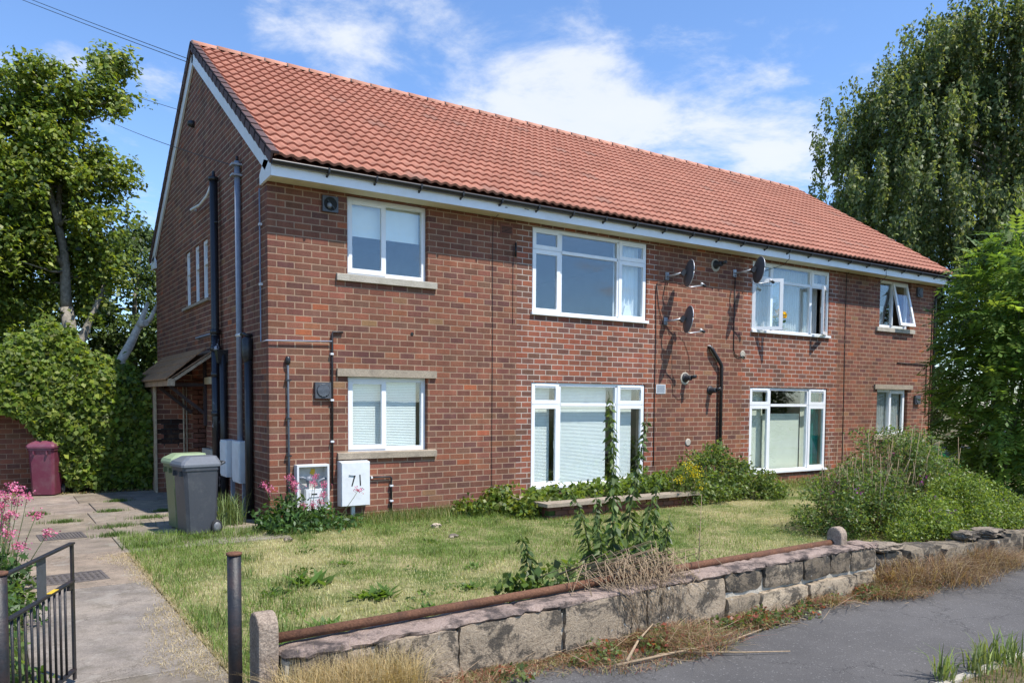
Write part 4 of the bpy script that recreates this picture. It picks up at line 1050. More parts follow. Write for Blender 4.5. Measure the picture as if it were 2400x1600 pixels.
bin_((-1.09, .50, .005), R(277), (.12, .15, .065), 'pale green wheelie bin tucked behind the dark grey one', (.27, .34, .19), (.84, .78, 1.06))
bin_((-2.62, 6.0, .005), R(-24), (.145, .03, .055), 'burgundy wheelie bin standing against the ivy covered wall', (.17, .045, .075), (.84, .8, 1.03))
tub = thing('garden_tub', 'pale green plastic tub full of clippings by the brick garden wall', 'tub', (-3.75, 5.1, 0))
obj('body', MB().lathe((0, 0, 0), (0, 0, 1), [(.22, 0), (.27, .35), (.31, .66), (.34, .68), (.34, .71), (.29, .71)], 20), 'bag', tub)
cl = MB()
for _ in range(60):
    a, q = random.uniform(0, 6.28), random.uniform(0, .3); p = np.array((q*.8*math.cos(a), q*.8*math.sin(a), .69)); cl.tube([p, p+np.array((random.uniform(-.15, .15), random.uniform(-.15, .15), random.uniform(.03, .16)))], .008, 4)
o = obj('clippings', cl, 'wood_stem', tub); o['kind'] = 'stuff'

# ================================================================== low stone wall to the street
gw = thing('garden_wall', 'low blackened sandstone garden wall with a pinkish weathered cap along the pavement', 'wall', (0, 0, 0))
def stone(parent, x0, x1, y0, y1, z0, z1, tone, name='stone', mat='stone', rough=.014, seed=None, split=(7, 3, 5)):
    nx, ny, nz = split; q = MB(); idx = {}; v = []; f = []
    def vid(i, j, k):
        if (i, j, k) in idx: return idx[(i, j, k)]
        x, y, z = x0+(x1-x0)*i/nx, y0+(y1-y0)*j/ny, z0+(z1-z0)*k/nz
        e = sum(1 for a, n_ in ((i, nx), (j, ny), (k, nz)) if a in (0, n_))
        cxm, cym, czm = (x0+x1)/2, (y0+y1)/2, (z0+z1)/2
        s_ = 0 if e < 2 else (.010 if e == 2 else .018)
        x += -s_*np.sign(x-cxm)+random.gauss(0, rough*.5); y += -s_*np.sign(y-cym)+random.gauss(0, rough); z += -s_*np.sign(z-czm)+random.gauss(0, rough*.5)
        idx[(i, j, k)] = len(v); v.append((x, y, z)); return idx[(i, j, k)]
    for i in range(nx):
        for k in range(nz):
            f.append((vid(i, 0, k), vid(i+1, 0, k), vid(i+1, 0, k+1), vid(i, 0, k+1))); f.append((vid(i, ny, k), vid(i, ny, k+1), vid(i+1, ny, k+1), vid(i+1, ny, k)))
        for j in range(ny):
            f.append((vid(i, j, nz), vid(i+1, j, nz), vid(i+1, j+1, nz), vid(i, j+1, nz))); f.append((vid(i, j, 0), vid(i, j+1, 0), vid(i+1, j+1, 0), vid(i+1, j, 0)))
    for j in range(ny):
        for k in range(nz):
            f.append((vid(0, j, k), vid(0, j, k+1), vid(0, j+1, k+1), vid(0, j+1, k))); f.append((vid(nx, j, k), vid(nx, j+1, k), vid(nx, j+1, k+1), vid(nx, j, k+1)))
    q.add(v, f, (1, 1, 1), True)
    o = obj(name, q, mat, parent, tone); o.data.set_sharp_from_angle(angle=R(38)); return o
random.seed(21)
def slope_(o):
    for v in o.data.vertices: v.co.z += wt_(v.co.x)
def wt_(x): return -.095*(1-min(1, max(0, (x+2)/5.5)))     # the wall drops a little towards the gate
obj('mortar_core', MB().box(-1.98, 4.4, -7.09, -6.86, -.1, .28), 'concrete', gw); 
x = -1.97
while x < 1.3:                                         # near end: tall single blocks
    x1 = x+random.uniform(.5, 1.0); k = random.uniform(.9, 1.35)
    stone(gw, x+.004, x1-.004, -7.125+random.uniform(-.02, .02), -6.84, -.09, .405+wt_(x)+random.uniform(-.008, .006), (k, k*.97, k*.92), rough=.009, split=(9, 3, 7)); x = x1
xs0 = x
while x < 4.2:                                         # towards the shrub: two courses
    x1 = min(x+random.uniform(.34, .6), 4.42); k = random.uniform(.55, .95)
    stone(gw, x+.005, x1-.005, -7.12+random.uniform(-.02, .012), -6.84, .165+random.uniform(-.006, .008), .405+wt_(x)+random.uniform(-.006, .006), (k, k*.98, k*.93), rough=.007); x = x1
x = xs0
while x < 4.1:
    x1 = min(x+random.uniform(.4, .85), 4.35); k = random.uniform(.9, 1.5)
    stone(gw, x+.005, x1-.005, -7.16+random.uniform(-.015, .015), -6.84, -.09, .155, (k, k*.98, k*.92), rough=.008); x = x1
x = -1.99
while x < 4.35:
    x1 = min(x+random.uniform(1.3, 2.2), 4.42); slope_(stone(gw, x+.001, x1-.001, -7.118, -6.82, .375, .43, (1, 1, 1), 'cap_stone', 'cope', .008, split=(26, 5, 2))); x = x1
random.seed(5)
rw = thing('garden_wall', 'ruined lower stretch of stone garden wall half buried in dead grass below the shrubs', 'wall', (0, 0, 0))
x = 4.5
while x < 12.5:
    x1 = x+random.uniform(.35, .75); top = random.uniform(.2, .3); k = random.uniform(.5, .85)
    stone(rw, x+.015, x1-.015, -7.06+random.uniform(-.05, .05), -6.7, -.09, top, (k, k, k*.95), rough=.012)
    if random.random() < .3: stone(rw, x+.05, x1-.08, -7.0+random.uniform(-.05, .05), -6.75, top+.01, top+random.uniform(.08, .13), (k*1.2,)*3, rough=.014)
    x = x1
rail = obj('fence_rail', MB().tube([(-1.99, -6.90, .385), (0.2, -6.895, .415), (1.0, -6.89, .432), (2.4, -6.865, .43), (3.98, -6.86, .443)], .034, 12), 'rust'); tag(rail, 'rusty brown steel tube lying along the top of the stone wall', 'rail')
def pier(x0, x1, y0, y1, z1, label):
    p = thing('stone_pier', label, 'pier', ((x0+x1)/2, (y0+y1)/2, 0)); ox, oy = (x0+x1)/2, (y0+y1)/2
    q = MB(); n = 8; v = []
    prof = [(y0-oy, -.08), (y0-oy, z1-.09)]+[(y0-oy+(y1-y0)*(.5-.5*math.cos(math.pi*j/n)), z1-.09+.09*math.sin(math.pi*j/n)) for j in range(1, n)]+[(y1-oy, z1-.09), (y1-oy, -.08)]
    q.prism(prof, 'x', x0-ox, x1-ox); o = obj('shaft', q, 'pier', p)
    m_ = o.modifiers.new('b', 'BEVEL'); m_.width = .015; m_.segments = 2
    return p
pier(-2.125, -1.995, -7.02, -6.80, .575, 'narrow round topped concrete pier at the gate end of the stone wall')
pier(3.94, 4.05, -6.98, -6.80, .615, 'short concrete stub standing on the stone wall in front of the big shrub')

# ================================================================== gate and its posts
def post(x, y, z1, r_, label, mat='black_iron'):
    p = thing('gate_post', label, 'gate post', (x, y, 0)); obj('shaft', MB().tube([(0, 0, -.1), (0, 0, z1-.012)], r_, 18), mat, p)
    obj('cap', MB().lathe((0, 0, z1-.014), (0, 0, 1), [(r_*1.0, 0), (r_*1.14, .003), (r_*1.14, .016), (r_*.7, .02)], 18), 'rust', p); return p
post(-2.245, -6.93, .972, .042, 'plain black steel tube gate post with a flat rusty cap beside the pier')
hp = post(-3.475, -6.90, .985, .045, 'rust streaked black gate post carrying the open iron gate')
g = thing('garden_gate', 'open black iron garden gate of slim vertical bars swung towards the house', 'gate', (-3.45, -6.85, 0))
G1 = np.array([.40, .92, 0]); gl = np.linalg.norm(G1); gd = G1/gl
def gp(s, z): return tuple(gd*s+np.array((0, 0, z)))
obj('top_rail', MB().bar(gp(.0, .955), gp(gl, .955), .036, .012), 'black_iron', g); obj('middle_rail', MB().bar(gp(.02, .70), gp(gl-.018, .70), .036, .012), 'black_iron', g); obj('bottom_rail', MB().bar(gp(.02, .10), gp(gl-.018, .10), .036, .012), 'black_iron', g)
obj('latch_stile', MB().bar(gp(gl-.012, .03), gp(gl-.012, .95), .014, .036, tuple(gd)), 'black_iron', g); obj('hinge_stile', MB().bar(gp(.02, .03), gp(.02, .95), .014, .036, tuple(gd)), 'black_iron', g)
for i in range(10): obj('bar', MB().tube([gp(.09+i*(gl-.15)/10, .10), gp(.09+i*(gl-.15)/10, .70)], .008, 8), 'black_iron', g)
obj('sign_plate', MB().bar(gp(.50, .70), gp(.50, .95), .004, .13, tuple(gd)), M['grey_pl'] if False else 'vent_dark', g)
obj('paint_mark', MB().bar(gp(.6, .708), gp(.72, .708), .03, .003), 'yellow_mark', g)
obj('latch', MB().bar(gp(gl-.09, .67), gp(gl-.02, .67), .02, .04), 'black_iron', g)

# ================================================================== covers in the path
def cover(x, y, w, d, rz, label, slots=False):
    c = thing('drain_cover' if slots else 'manhole_cover', label, 'cover', (x, y, .006)); c.rotation_euler = (0, 0, rz)
    q = MB(); q.box(-w/2-.03, w/2+.03, -d/2-.03, -d/2, 0, .008); q.box(-w/2-.03, w/2+.03, d/2, d/2+.03, 0, .008); q.box(-w/2-.03, -w/2, -d/2, d/2, 0, .008); q.box(w/2, w/2+.03, -d/2, d/2, 0, .008); obj('frame', q, 'slab_iron', c)
    obj('plate', MB().box(-w/2+.004, w/2-.004, -d/2+.004, d/2-.004, -.01, .004), 'slab_iron', c)
    q = MB()
    if slots:
        for i in range(12): q.box(-w/2+.02+i*(w-.06)/11, -w/2+.038+i*(w-.06)/11, -d/2+.03, d/2-.03, .0042, .012)
    else:
        for i in range(11):
            for j in range(8):
                xx, yy = -w/2+.05+i*(w-.1)/10, -d/2+.05+j*(d-.1)/7; q.bar((xx-.012*(1 if (i+j) % 2 else -1), yy-.012, .0065), (xx+.012*(1 if (i+j) % 2 else -1), yy+.012, .0065), .009, .006)
    o = obj('tread', q, 'slab_iron', c); o['kind'] = 'stuff'
cover(-2.85, -2.42, .66, .46, R(4), 'rectangular cast iron manhole cover with raised tread in the path')
cover(-2.72, .55, .5, .5, R(3), 'ribbed square drain cover in the path farther from the gate', True)
# ================================================================== planter under the tall window
pl_ = thing('brick_planter', 'low brick planter with flat concrete coping under the tall ground floor window', 'planter', (0, 0, 0))
for k in range(3):
    xx = 4.05+(.135 if k % 2 else 0)
    while xx < 7.3:
        obj('brick', (lambda q: (brick_shape(q, lambda u, d, z: (u, -1.62+d, z), xx, min(xx+BL-JT, 7.35), k*.075-.02, k*.075+.05, .0, .1, (1, 1, 1)), q)[1])(MB()), 'brick_obj', pl_, pick(PAL)); xx += BL
    for yy in np.arange(-1.5, -.1, .27): obj('brick', MB().box(4.04, 4.14, yy, min(yy+.257, -.12), k*.075-.02, k*.075+.05), 'brick_obj', pl_, pick(PAL))
obj('core', MB().box(4.06, 7.34, -1.60, -.12, -.05, .19), 'ground', pl_)
for a, b in ((3.95, 5.1), (5.115, 6.3), (6.315, 7.45)): obj('coping_slab', MB().box(a, b, -1.72, -1.42, .205, .262), 'lintel', pl_)
obj('coping_slab', MB().box(3.95, 4.25, -1.41, -.12, .205, .262), 'lintel', pl_); obj('coping_slab', MB().box(7.15, 7.45, -1.41, -.12, .205, .262), 'lintel', pl_)

# ================================================================== things seen in the windows
fl = thing('flower_vase', 'blue glass vase of yellow flowers on the upper window board', 'vase', (11.98, .14, 3.59))
obj('vase', MB().lathe((0, 0, 0), (0, 0, 1), [(.05, 0), (.085, .06), (.08, .12), (.05, .17), (.06, .2)], 16), 'blue_vase', fl)
n = 46; d = rvec(n); d[:, 2] = np.abs(d[:, 2]); P = np.array((0, 0, .33))+d*np.array((.17, .1, .16)); P = np.repeat(P, 6, 0); A = rvec(len(P)); v, f = leafquads(P, A, rvec(len(P)), .05, .9); npmesh('blossom', v, f, np.repeat(jcol(len(P), [(.75, .5, .01), (.65, .38, .01)], .1), 4, 0), 'petal', fl, 'stuff')
P = np.tile((0, 0, .2), (60, 1))+rng.normal(0, .05, (60, 3)); v, f = leafquads(P, rvec(60)+np.array((0, 0, .4)), rvec(60), .1, .4); npmesh('leaves', v, f, np.repeat(jcol(60, [(.05, .12, .02)]), 4, 0), 'leaf', fl, 'stuff')
tag(obj('greeting_card', MB().bar((11.55, .14, 3.585), (11.55, .16, 3.78), .24, .006, (0, 1, 0)), 'white_paint'), 'white card propped beside the vase of yellow flowers', 'card')
tag(obj('cloth', MB().prism([(7.1, 3.585), (7.36, 3.585), (7.34, 3.72), (7.26, 3.86), (7.18, 3.84), (7.13, 3.7)], 'y', .13, .17), 'curtain'), 'white cloth heaped on the upper window board beside the curtain', 'cloth')
# ================================================================== overhead wires
def wire(p0, p1, sag, r_, label):
    n = 24; p0, p1 = np.array(p0), np.array(p1); pts = [p0+(p1-p0)*t-np.array((0, 0, 4*sag*t*(1-t))) for t in np.linspace(0, 1, n+1)]
    tag(obj('overhead_wire', MB().tube(pts, r_, 6), 'cable'), label, 'wire', 'overhead service wires')
wire((-2.225, 20, 15.40), (8.3, -.47, 5.33), .12, .011, 'black overhead wire crossing the ridge, upper of the close pair')
wire((-2.55, 20, 15.33), (8.0, -.47, 5.30), .12, .011, 'black overhead wire crossing the ridge, lower of the close pair')
wire((-2.75, 20, 13.36), (4.4, -.47, 5.24), .10, .007, 'thin grey overhead wire crossing the gable above the black vent')
wire((-.60, 20, 12.1), (-.1, 1.44, 5.70), .12, .007, 'thin overhead wire ending at the grey mast on the gable')
wire((-.1, 1.44, 5.68), (4.0, -.40, 5.24), .10, .006, 'thin drop wire from the grey mast along the front eaves')
# ================================================================== green hose and scraps
tag(obj('garden_slide', MB().hexa([(15.3, -1.5, .95), (15.5, -1.2, .95), (15.5, -1.2, 1.03), (15.3, -1.5, 1.03)], [(16.4, -2.0, .3), (16.6, -1.7, .3), (16.6, -1.7, .38), (16.4, -2.0, .38)]), 'hose'), 'bright green plastic chute half hidden between the shrub and the leafy sapling', 'slide')
for (x, y, s_, lb) in ((-.15, -1.35, .06, 'small grey stone lying in the grass near the open meter box'), (1.9, -2.3, .07, 'flat pale stone lying in the lawn before the window'), (2.1, -1.4, .08, 'half buried pale stone at the foot of the front wall')):
    st = thing('loose_stone', lb, 'stone', (x, y, 0)); stone(st, -s_, s_, -s_*.7, s_*.7, -.01, s_*.7, (2.0, 2.0, 2.0), 'lump', rough=.012, split=(3, 3, 2))
def twig(pts, r_, label): tag(obj('fallen_stem', MB().tube(pts, [r_*(1-.6*i/(len(pts)-1)) for i in range(len(pts))], 6), 'wood_stem'), label, 'stem')
twig([(.35, -7.55, -.03), (.9, -7.6, -.015), (1.5, -7.62, -.02), (2.1, -7.5, -.03)], .012, 'long dry stem lying on the pavement, curving towards the wall')
twig([(.95, -7.6, -.02), (1.4, -7.85, -.03), (1.75, -8.02, -.035)], .009, 'dry stem lying on the pavement, pointing away from the wall')
twig([(.45, -7.55, -.02), (.75, -7.35, .04), (1.05, -7.2, .09)], .014, 'thick pale stalk leaning on the wall foot')
# ================================================================== vegetation
GREEN = [(.055, .105, .018), (.075, .135, .022), (.04, .08, .016), (.095, .15, .03)]
def strew(N, x0, x1, y0, y1): return np.stack([rng.uniform(x0, x1, N), rng.uniform(y0, y1, N), np.zeros(N)], 1)
def fnoise(P, s, seed):
    """cheap smooth noise in 0..1 from a few sines"""
    r = np.random.default_rng(seed); o = np.zeros(len(P))
    for k in range(7):
        a = r.uniform(0, 6.28); q = s*r.uniform(.5, 2.2); o += np.sin(P[:, 0]*q*math.cos(a)+P[:, 1]*q*math.sin(a)+r.uniform(0, 6.28))
    return 1/(1+np.exp(-o*.75))
def blades(name, P, h, w, cols, lean=.45, parent=None, mat='grass', label=None, cat=None, droop=.5):
    N = len(P); a = rng.uniform(0, 6.283, N); d = np.stack([np.cos(a), np.sin(a), np.zeros(N)], 1); s_ = np.stack([-np.sin(a), np.cos(a), np.zeros(N)], 1)
    h = np.broadcast_to(h, (N,))*rng.uniform(.5, 1.3, N); L_ = lean*rng.uniform(.1, 1.6, N); w = np.broadcast_to(w, (N,))
    v = np.empty((N, 5, 3)); up = np.array((0, 0, 1.))
    v[:, 0] = P-s_*w[:, None]*.5; v[:, 1] = P+s_*w[:, None]*.5
    m = P+up*(h*.6)[:, None]+d*(h*L_*.4)[:, None]
    v[:, 2] = m+s_*w[:, None]*.42; v[:, 3] = m-s_*w[:, None]*.42
    v[:, 4] = P+up*(h*(1-droop*np.minimum(L_, 1)*.6))[:, None]+d*(h*L_)[:, None]
    b = np.arange(N)[:, None]*5; q = np.concatenate([b+np.array([[0, 1, 2]]), b+np.array([[0, 2, 3]]), b+np.array([[3, 2, 4]])], 1).reshape(-1, 3)
    o = npmesh(name, v.reshape(-1, 3), q, np.repeat(cols, 5, 0), mat, parent, 'stuff')
    if label: tag(o, label, cat)
    return o
# lawn: dry straw with greener drifts, longer along the house and the path
N = 190000
P = strew(N, -2.1, 12.0, -6.8, -.05); keep = rng.uniform(size=N) < np.clip(1.15-.075*np.abs(P[:, 0]+1), .25, 1); P = P[keep]; N = len(P)
g_ = fnoise(P, 1.1, 3)*.55+fnoise(P, 3.1, 5)*.45
edge = np.clip(1.0-np.abs(P[:, 1]+.1)/1.4, 0, 1)*.45+np.clip(1-(P[:, 0]+2.1)/1.3, 0, 1)*.4+np.clip((-5.6-P[:, 1])/1.2, 0, 1)*.12
edge = edge+np.clip((-5.9-P[:, 1])/.7, 0, 1)*.3
dry = (g_+edge) < (.455+rng.normal(0, .16, N))
c = np.where(dry[:, None], jcol(N, [(.43, .41, .195), (.53, .495, .27), (.35, .335, .15)], .2), jcol(N, [(.11, .18, .03), (.155, .235, .048), (.205, .26, .075)], .25))
h = np.where(dry, .032, .05)*(1+edge*2.0)*(.7+.6*fnoise(P, 4, 71))
blades('grass', P, h, np.where(dry, .004, .0045), c, .8, label='short patchy lawn grass, straw dry with greener drifts', cat='grass')
# taller weeds and grasses
def tall(name, P, h, w, pal, label, lean=.5, cat='grass'): return blades(name, P, h, w, jcol(len(P), pal, .25), lean, label=label, cat=cat)
DRYP = [(.36, .26, .145), (.29, .19, .105), (.22, .135, .08), (.44, .34, .2), (.16, .10, .065), (.25, .14, .09)]
def rough_strip(N, x0, x1, y0, y1, dens): P = strew(N, x0, x1, y0, y1); return P[rng.uniform(size=N) < dens(P)]
P = rough_strip(16000, .0, 4.2, -.9, -.03, lambda P: np.clip(1-np.abs(P[:, 1])/.95, 0, 1)*(.35+.65*fnoise(P, 2, 8)))
tall('long_grass', P, .16, .005, [(.09, .14, .03), (.13, .18, .05), (.3, .26, .12), (.07, .11, .02)], 'long green grass growing along the foot of the front wall')
P = rough_strip(9000, 7.0, 14.5, -1.6, -.03, lambda P: np.clip(1-np.abs(P[:, 1])/1.7, 0, 1)*fnoise(P, 2, 9)); tall('long_grass', P, .18, .006, [(.09, .14, .03), (.16, .2, .06), (.3, .26, .12)], 'long grass around the bramble under the far windows')
P = rough_strip(60000, -2.0, 5.2, -7.75, -7.08, lambda P: np.clip(1.1-np.abs(P[:, 1]+7.1)/(.18+.55*fnoise(P, 1.6, 4)), 0, 1)*(.3+.7*fnoise(P, 5, 14))); P[:, 2] = -.05
tall('dead_grass', P, .085*(.3+1.5*fnoise(P, 3.5, 44)**2), .0045, DRYP+[(.3, .08, .05), (.12, .15, .04), (.16, .19, .06)], 'matted dead brown grass along the foot of the stone wall', 2.2)
P = rough_strip(30000, 4.3, 13.0, -7.8, -6.9, lambda P: np.clip(1.1-np.abs(P[:, 1]+7.1)/(.25+.5*fnoise(P, 1.4, 6)), 0, 1)*(.25+.75*fnoise(P, 3.2, 16))); P[:, 2] = -.05
tall('dead_grass', P, .30*(.15+1.1*fnoise(P, 2.4, 45)**1.5), .005, [tuple(.85*v for v in c_) for c_ in DRYP], 'tall dead brown grass burying the ruined wall below the shrubs', 1.8)
P = rough_strip(5000, -2.05, -1.2, -7.5, -7.1, lambda P: .8+0*P[:, 0]); P[:, 2] = -.05; tall('dry_seed_grass', P, .36, .004, [(.5, .4, .22), (.4, .3, .15)], 'tall straw coloured seed grass in front of the gate end of the wall', .6)
P = rough_strip(22000, -2.75, -2.05, -6.8, -1.2, lambda P: np.clip(1.05-np.abs(P[:, 0]+2.1)/(.12+.5*fnoise(P, 2.0, 12)**2), 0, 1)); tall('dead_grass', P, .03, .0035, [(.5, .42, .27), (.42, .34, .2), (.36, .28, .16)], 'bleached dead grass spilling over the edge of the path', 1.3)
for i, (x, y, s_) in enumerate(((-1.94, 1.03, .3), (-1.85, 2.8, .16), (-1.42, 1.71, .25), (-2.6, 1.9, .2), (-1.8, -.9, .25), (-1.2, -.6, .2), (-2.1, .25, .2), (-1.1, 2.4, .15), (-2.9, 3.0, .12), (-1.6, 4.2, .16))):
    P = np.stack([rng.normal(x, s_*.6, 420), rng.normal(y, s_*.25, 420), np.full(420, .0)], 1); o = tall('joint_weeds', P, .07, .006, [(.08, .14, .03), (.11, .17, .04)], None)
    o['group'] = 'tufts of grass in the paving joints'; o['label'] = 'tuft of green grass growing from a paving joint in the yard'; o['category'] = 'grass'
P = rough_strip(9000, -2, 8, -9.9, -9.05, lambda P: fnoise(P, 2, 15)); P[:, 2] = -.06; tall('verge_grass', P, .09, .006, [(.1, .15, .04), (.32, .26, .12), (.14, .18, .05)], 'rough grass on the verge beyond the pavement')
for (x, y) in ((2.2, -9.0), (2.55, -9.05), (3.0, -9.08), (2.85, -9.0)):
    P = np.stack([rng.normal(x, .05, 40), rng.normal(y, .04, 40), np.full(40, -.05)], 1); o = tall('verge_tuft', P, .24, .012, [(.16, .22, .07), (.2, .24, .08)], 'coarse grass tuft at the edge of the pavement', .6); o['group'] = 'grass tufts on the verge'

def leafmass(name, P, pal, size, width, parent, mat='leaf', var=.25, up=.35, w=None, A=None, Nv=None):
    N = len(P); A = rvec(N)+np.array((0, 0, -.15)) if A is None else A
    S = rvec(N) if Nv is None else np.cross(Nv, A); n_ = np.array((0, 0, 1.))*up
    v, f = leafquads(P, A, S+n_*0, size*rng.uniform(.6, 1.35, N), width)
    return npmesh(name, v, f, np.repeat(jcol(N, pal, var, w), 4, 0), mat, parent, 'stuff')
def facing(N, out, k=1.2):
    """leaf axes and sides for leaves that lie with their face outwards / up"""
    n_ = unit(out+rng.normal(0, 1/k, (N, 3))); A = unit(np.cross(n_, rvec(N))); S = np.cross(n_, A); return A, S
def leaves_facing(name, P, out, pal, size, width, parent, mat='leaf', k=1.2, var=.25, droop=.3):
    N = len(P); A, S = facing(N, out, k); A = unit(A+np.array((0, 0, -droop))); v, f = leafquads(P, A, S, size*rng.uniform(.45, 1.55, N), width, .18)
    return npmesh(name, v, f, np.repeat(jcol(N, pal, var), 4, 0), mat, parent, 'stuff')
def clumps(centres, radii, per, squash=1.0):
    P, O = [], []
    for c, r_ in zip(centres, radii):
        n = int(per*(r_**1.6)); d = rvec(n); q = rng.uniform(.25, 1, (n, 1))**.5; P.append(c+d*q*r_*np.array((1, 1, squash))); O.append(d)
    return np.concatenate(P), np.concatenate(O)
def shoots(C, n, L0, L1, up=.6, per=16, cen=None):
    """straggling shoots that break the outline of a shrub or crown"""
    cen = C.mean(0) if cen is None else cen; P, O = [], []
    for i in rng.choice(len(C), n):
        d = unit(C[i]-cen)*.8+np.array((0, 0, up))+rng.normal(0, .45, 3); d = unit(d); L_ = rng.uniform(L0, L1); t = np.linspace(0, 1, per)[:, None]
        q = C[i]+d*L_*t+np.array((0, 0, -.35*L_))*t**2+rng.normal(0, .02, (per, 3)); P.append(q); O.append(rvec(per)*.7+np.array((0, 0, .6)))
    return np.concatenate(P), np.concatenate(O)
def limb(mb, p0, p1, r0, r1, bend=.12, n=6):
    p0, p1 = np.array(p0, float), np.array(p1, float); L_ = np.linalg.norm(p1-p0); o = rvec(2)*L_*bend
    pts = [p0+(p1-p0)*t+o[0]*math.sin(math.pi*t)*.6+o[1]*math.sin(2*math.pi*t)*.3 for t in np.linspace(0, 1, n)]
    mb.tube(pts, list(np.linspace(r0, r1, n)), 9); return pts

# ------------------------------------------------------------------ big tree behind the ivy
def broadleaf(name, base, label, stems, crowns, pal, leaf, per, bark='bark', up=.6, nl=40, cat='tree', width=.62, group=None, openf=None):
    t = thing(name, label, cat, base, group); tb = MB()
    ends = []
    for (a, b, r0, r1) in stems: ends.append(limb(tb, a, b, r0, r1, .05, 8))
    C = []; Rr = []
    for (c, rad, n) in crowns:
        d = rvec(n); q = rng.uniform(.45, 1.0, (n, 1))**.6; C.append(np.array(c)+d*q*np.array(rad)); Rr.append(rng.uniform(.22, .55, n))
    C = np.concatenate(C); Rr = np.concatenate(Rr)
    allp = np.array([p for e in ends for p in e[2:]])
    for i in rng.choice(len(C), min(nl, len(C)), replace=False):
        k = np.argmin(np.linalg.norm(allp-C[i], axis=1)+.6*np.maximum(0, allp[:, 2]-C[i][2]))
        if np.linalg.norm(allp[k]-C[i]) < 1.7: limb(tb, allp[k], C[i], .035, .008, .12, 5)
    obj('trunk', tb, bark, t)
    P, O = clumps(C, Rr, per, .75); P2, O2 = shoots(C, len(C), .4, 1.0, .3, 22); P, O = np.concatenate([P, P2]), np.concatenate([O, O2])
    if openf is not None: kp = ~openf(P); P, O = P[kp], O[kp]
    leaves_facing('crown', P, O*.5+np.array((0, 0, up*.4))+SUN*.8, pal, leaf, width, t, 'leaf', 1.3, .3)
    return t
BEECH = [(.16, .22, .03), (.21, .265, .036), (.115, .17, .026), (.25, .28, .055), (.085, .135, .025)]
broadleaf('beech_tree', (-1.9, 11.0, 0), 'tall leafy tree with forked grey trunk behind the ivy covered wall',
    [((0, 0, 0), (.05, .1, 4.2), .22, .16), ((.05, .1, 4.2), (-.1, 0, 6.2), .14, .09), ((-.1, 0, 6.2), (-.9, .2, 9.3), .08, .03), ((-.05, .1, 6.0), (.15, .3, 8.8), .08, .03), ((.0, 0, 5.2), (-1.7, -.4, 7.6), .07, .03), ((.05, 0, 2.4), (.9, -.1, 4.8), .13, .06)],
    [((-1.6, .2, 7.0), (2.0, 1.5, 2.7), 210), ((-.35, 0, 7.3), (1.25, 1.2, 2.3), 110), ((.55, -.2, 7.0), (.9, .8, 1.1), 26), ((1.15, -.3, 9.9), (.42, .4, .95), 16), ((1.3, -.3, 7.6), (.35, .3, .3), 6), ((-.3, -.3, 9.4), (1.2, .8, .6), 34), ((-3.2, 0, 5.0), (1.7, 1.3, 3.0), 110), ((-1.7, .5, 4.2), (1.5, 1.0, 1.6), 70), ((.5, .3, 5.1), (.85, .8, 1.0), 40)],
    BEECH, .12, 540, nl=120, openf=lambda P: (np.abs(P[:, 0]+.08*(P[:, 2]-5)) < .16+.12*fnoise(P[:, [2, 0]], 2.5, 91)) & (P[:, 1] < .25) & (P[:, 2] < 7.2))
broadleaf('hornbeam_tree', (.3, 15.5, 0), 'lower rounded tree showing past the rear corner of the gable',
    [((0, 0, 0), (0, 0, 4.0), .16, .1), ((0, 0, 4), (.3, .2, 6.6), .08, .03)], [((.0, 0, 5.0), (1.6, 1.3, 2.3), 150), ((1.2, 0, 3.0), (1.4, 1.2, 1.6), 60)], [(.10, .15, .04), (.13, .185, .05), (.075, .12, .035)], .12, 560, nl=24)
broadleaf('dark_tree', (-4.8, 16.0, 0), 'dark leafy tree farther back, left of the forked grey trunk',
    [((0, 0, 0), (0, 0, 5.0), .2, .12), ((0, 0, 5), (.3, .2, 9.0), .1, .03)], [((.6, 0, 6.5), (3.0, 1.6, 4.0), 260), ((2.2, 0, 3.4), (1.6, 1.2, 2.0), 90)], [(.07, .115, .022), (.09, .14, .028), (.05, .09, .02)], .13, 560, nl=30)
# dead pale trunk leaning out of the ivy
dt = thing('dead_trunk', 'pale barkless broken trunk leaning between the ivy and the gable', 'dead tree', (-1.35, 9.6, 0)); mb = MB()
mb.tube([(0, 0, 1.2), (.3, .1, 2.4), (.75, .25, 3.2), (1.05, .35, 3.85), (1.22, .4, 4.35)], [.15, .125, .11, .08, .04], 10); mb.tube([(1.0, .33, 3.72), (1.25, .3, 3.9), (1.42, .3, 4.3)], [.08, .06, .03], 8); mb.tube([(1.0, .33, 3.75), (1.12, .1, 3.8)], [.09, .085], 9); mb.tube([(-.1, 0, -.1), (0, 0, 1.3)], [.22, .2], 10)
obj('trunk', mb, 'bark_pale', dt)

# ------------------------------------------------------------------ brick garden wall smothered in ivy
iw = thing('brick_wall', 'old red brick garden wall showing beside the ivy', 'wall', (0, 0, 0))
obj('mortar', MB().box(-9.0, -.95, 6.625, 6.85, -.1, 2.0, MORT), 'mortar', iw)
for k in range(0, 20):
    u = -4.3-(.115 if k % 2 else 0)
    while u < -2.1:
        q = MB(); brick_shape(q, lambda a, d, z: (a, 6.625+d, z), u, u+.217, k*.1+.006, k*.1+.092, .007, .05, (1, 1, 1)); obj('brick', q, 'brick_obj', iw, tuple(np.array(pick(PAL))*1.1)); u += .23
mb = MB()
for k in range(0, 20):
    u = -9.0-(.115 if k % 2 else 0)
    while u < -4.5: brick_shape(mb, lambda a, d, z: (a, 6.625+d, z), u, u+.217, k*.1+.006, k*.1+.092, .007, .05, pick(PAL)); u += .23
obj('brickwork', mb, 'brick_attr', iw)['kind'] = 'stuff'
ivy = thing('ivy', 'dense glossy ivy mound hanging over the brick garden wall', 'ivy', (-2.2, 6.5, 0))
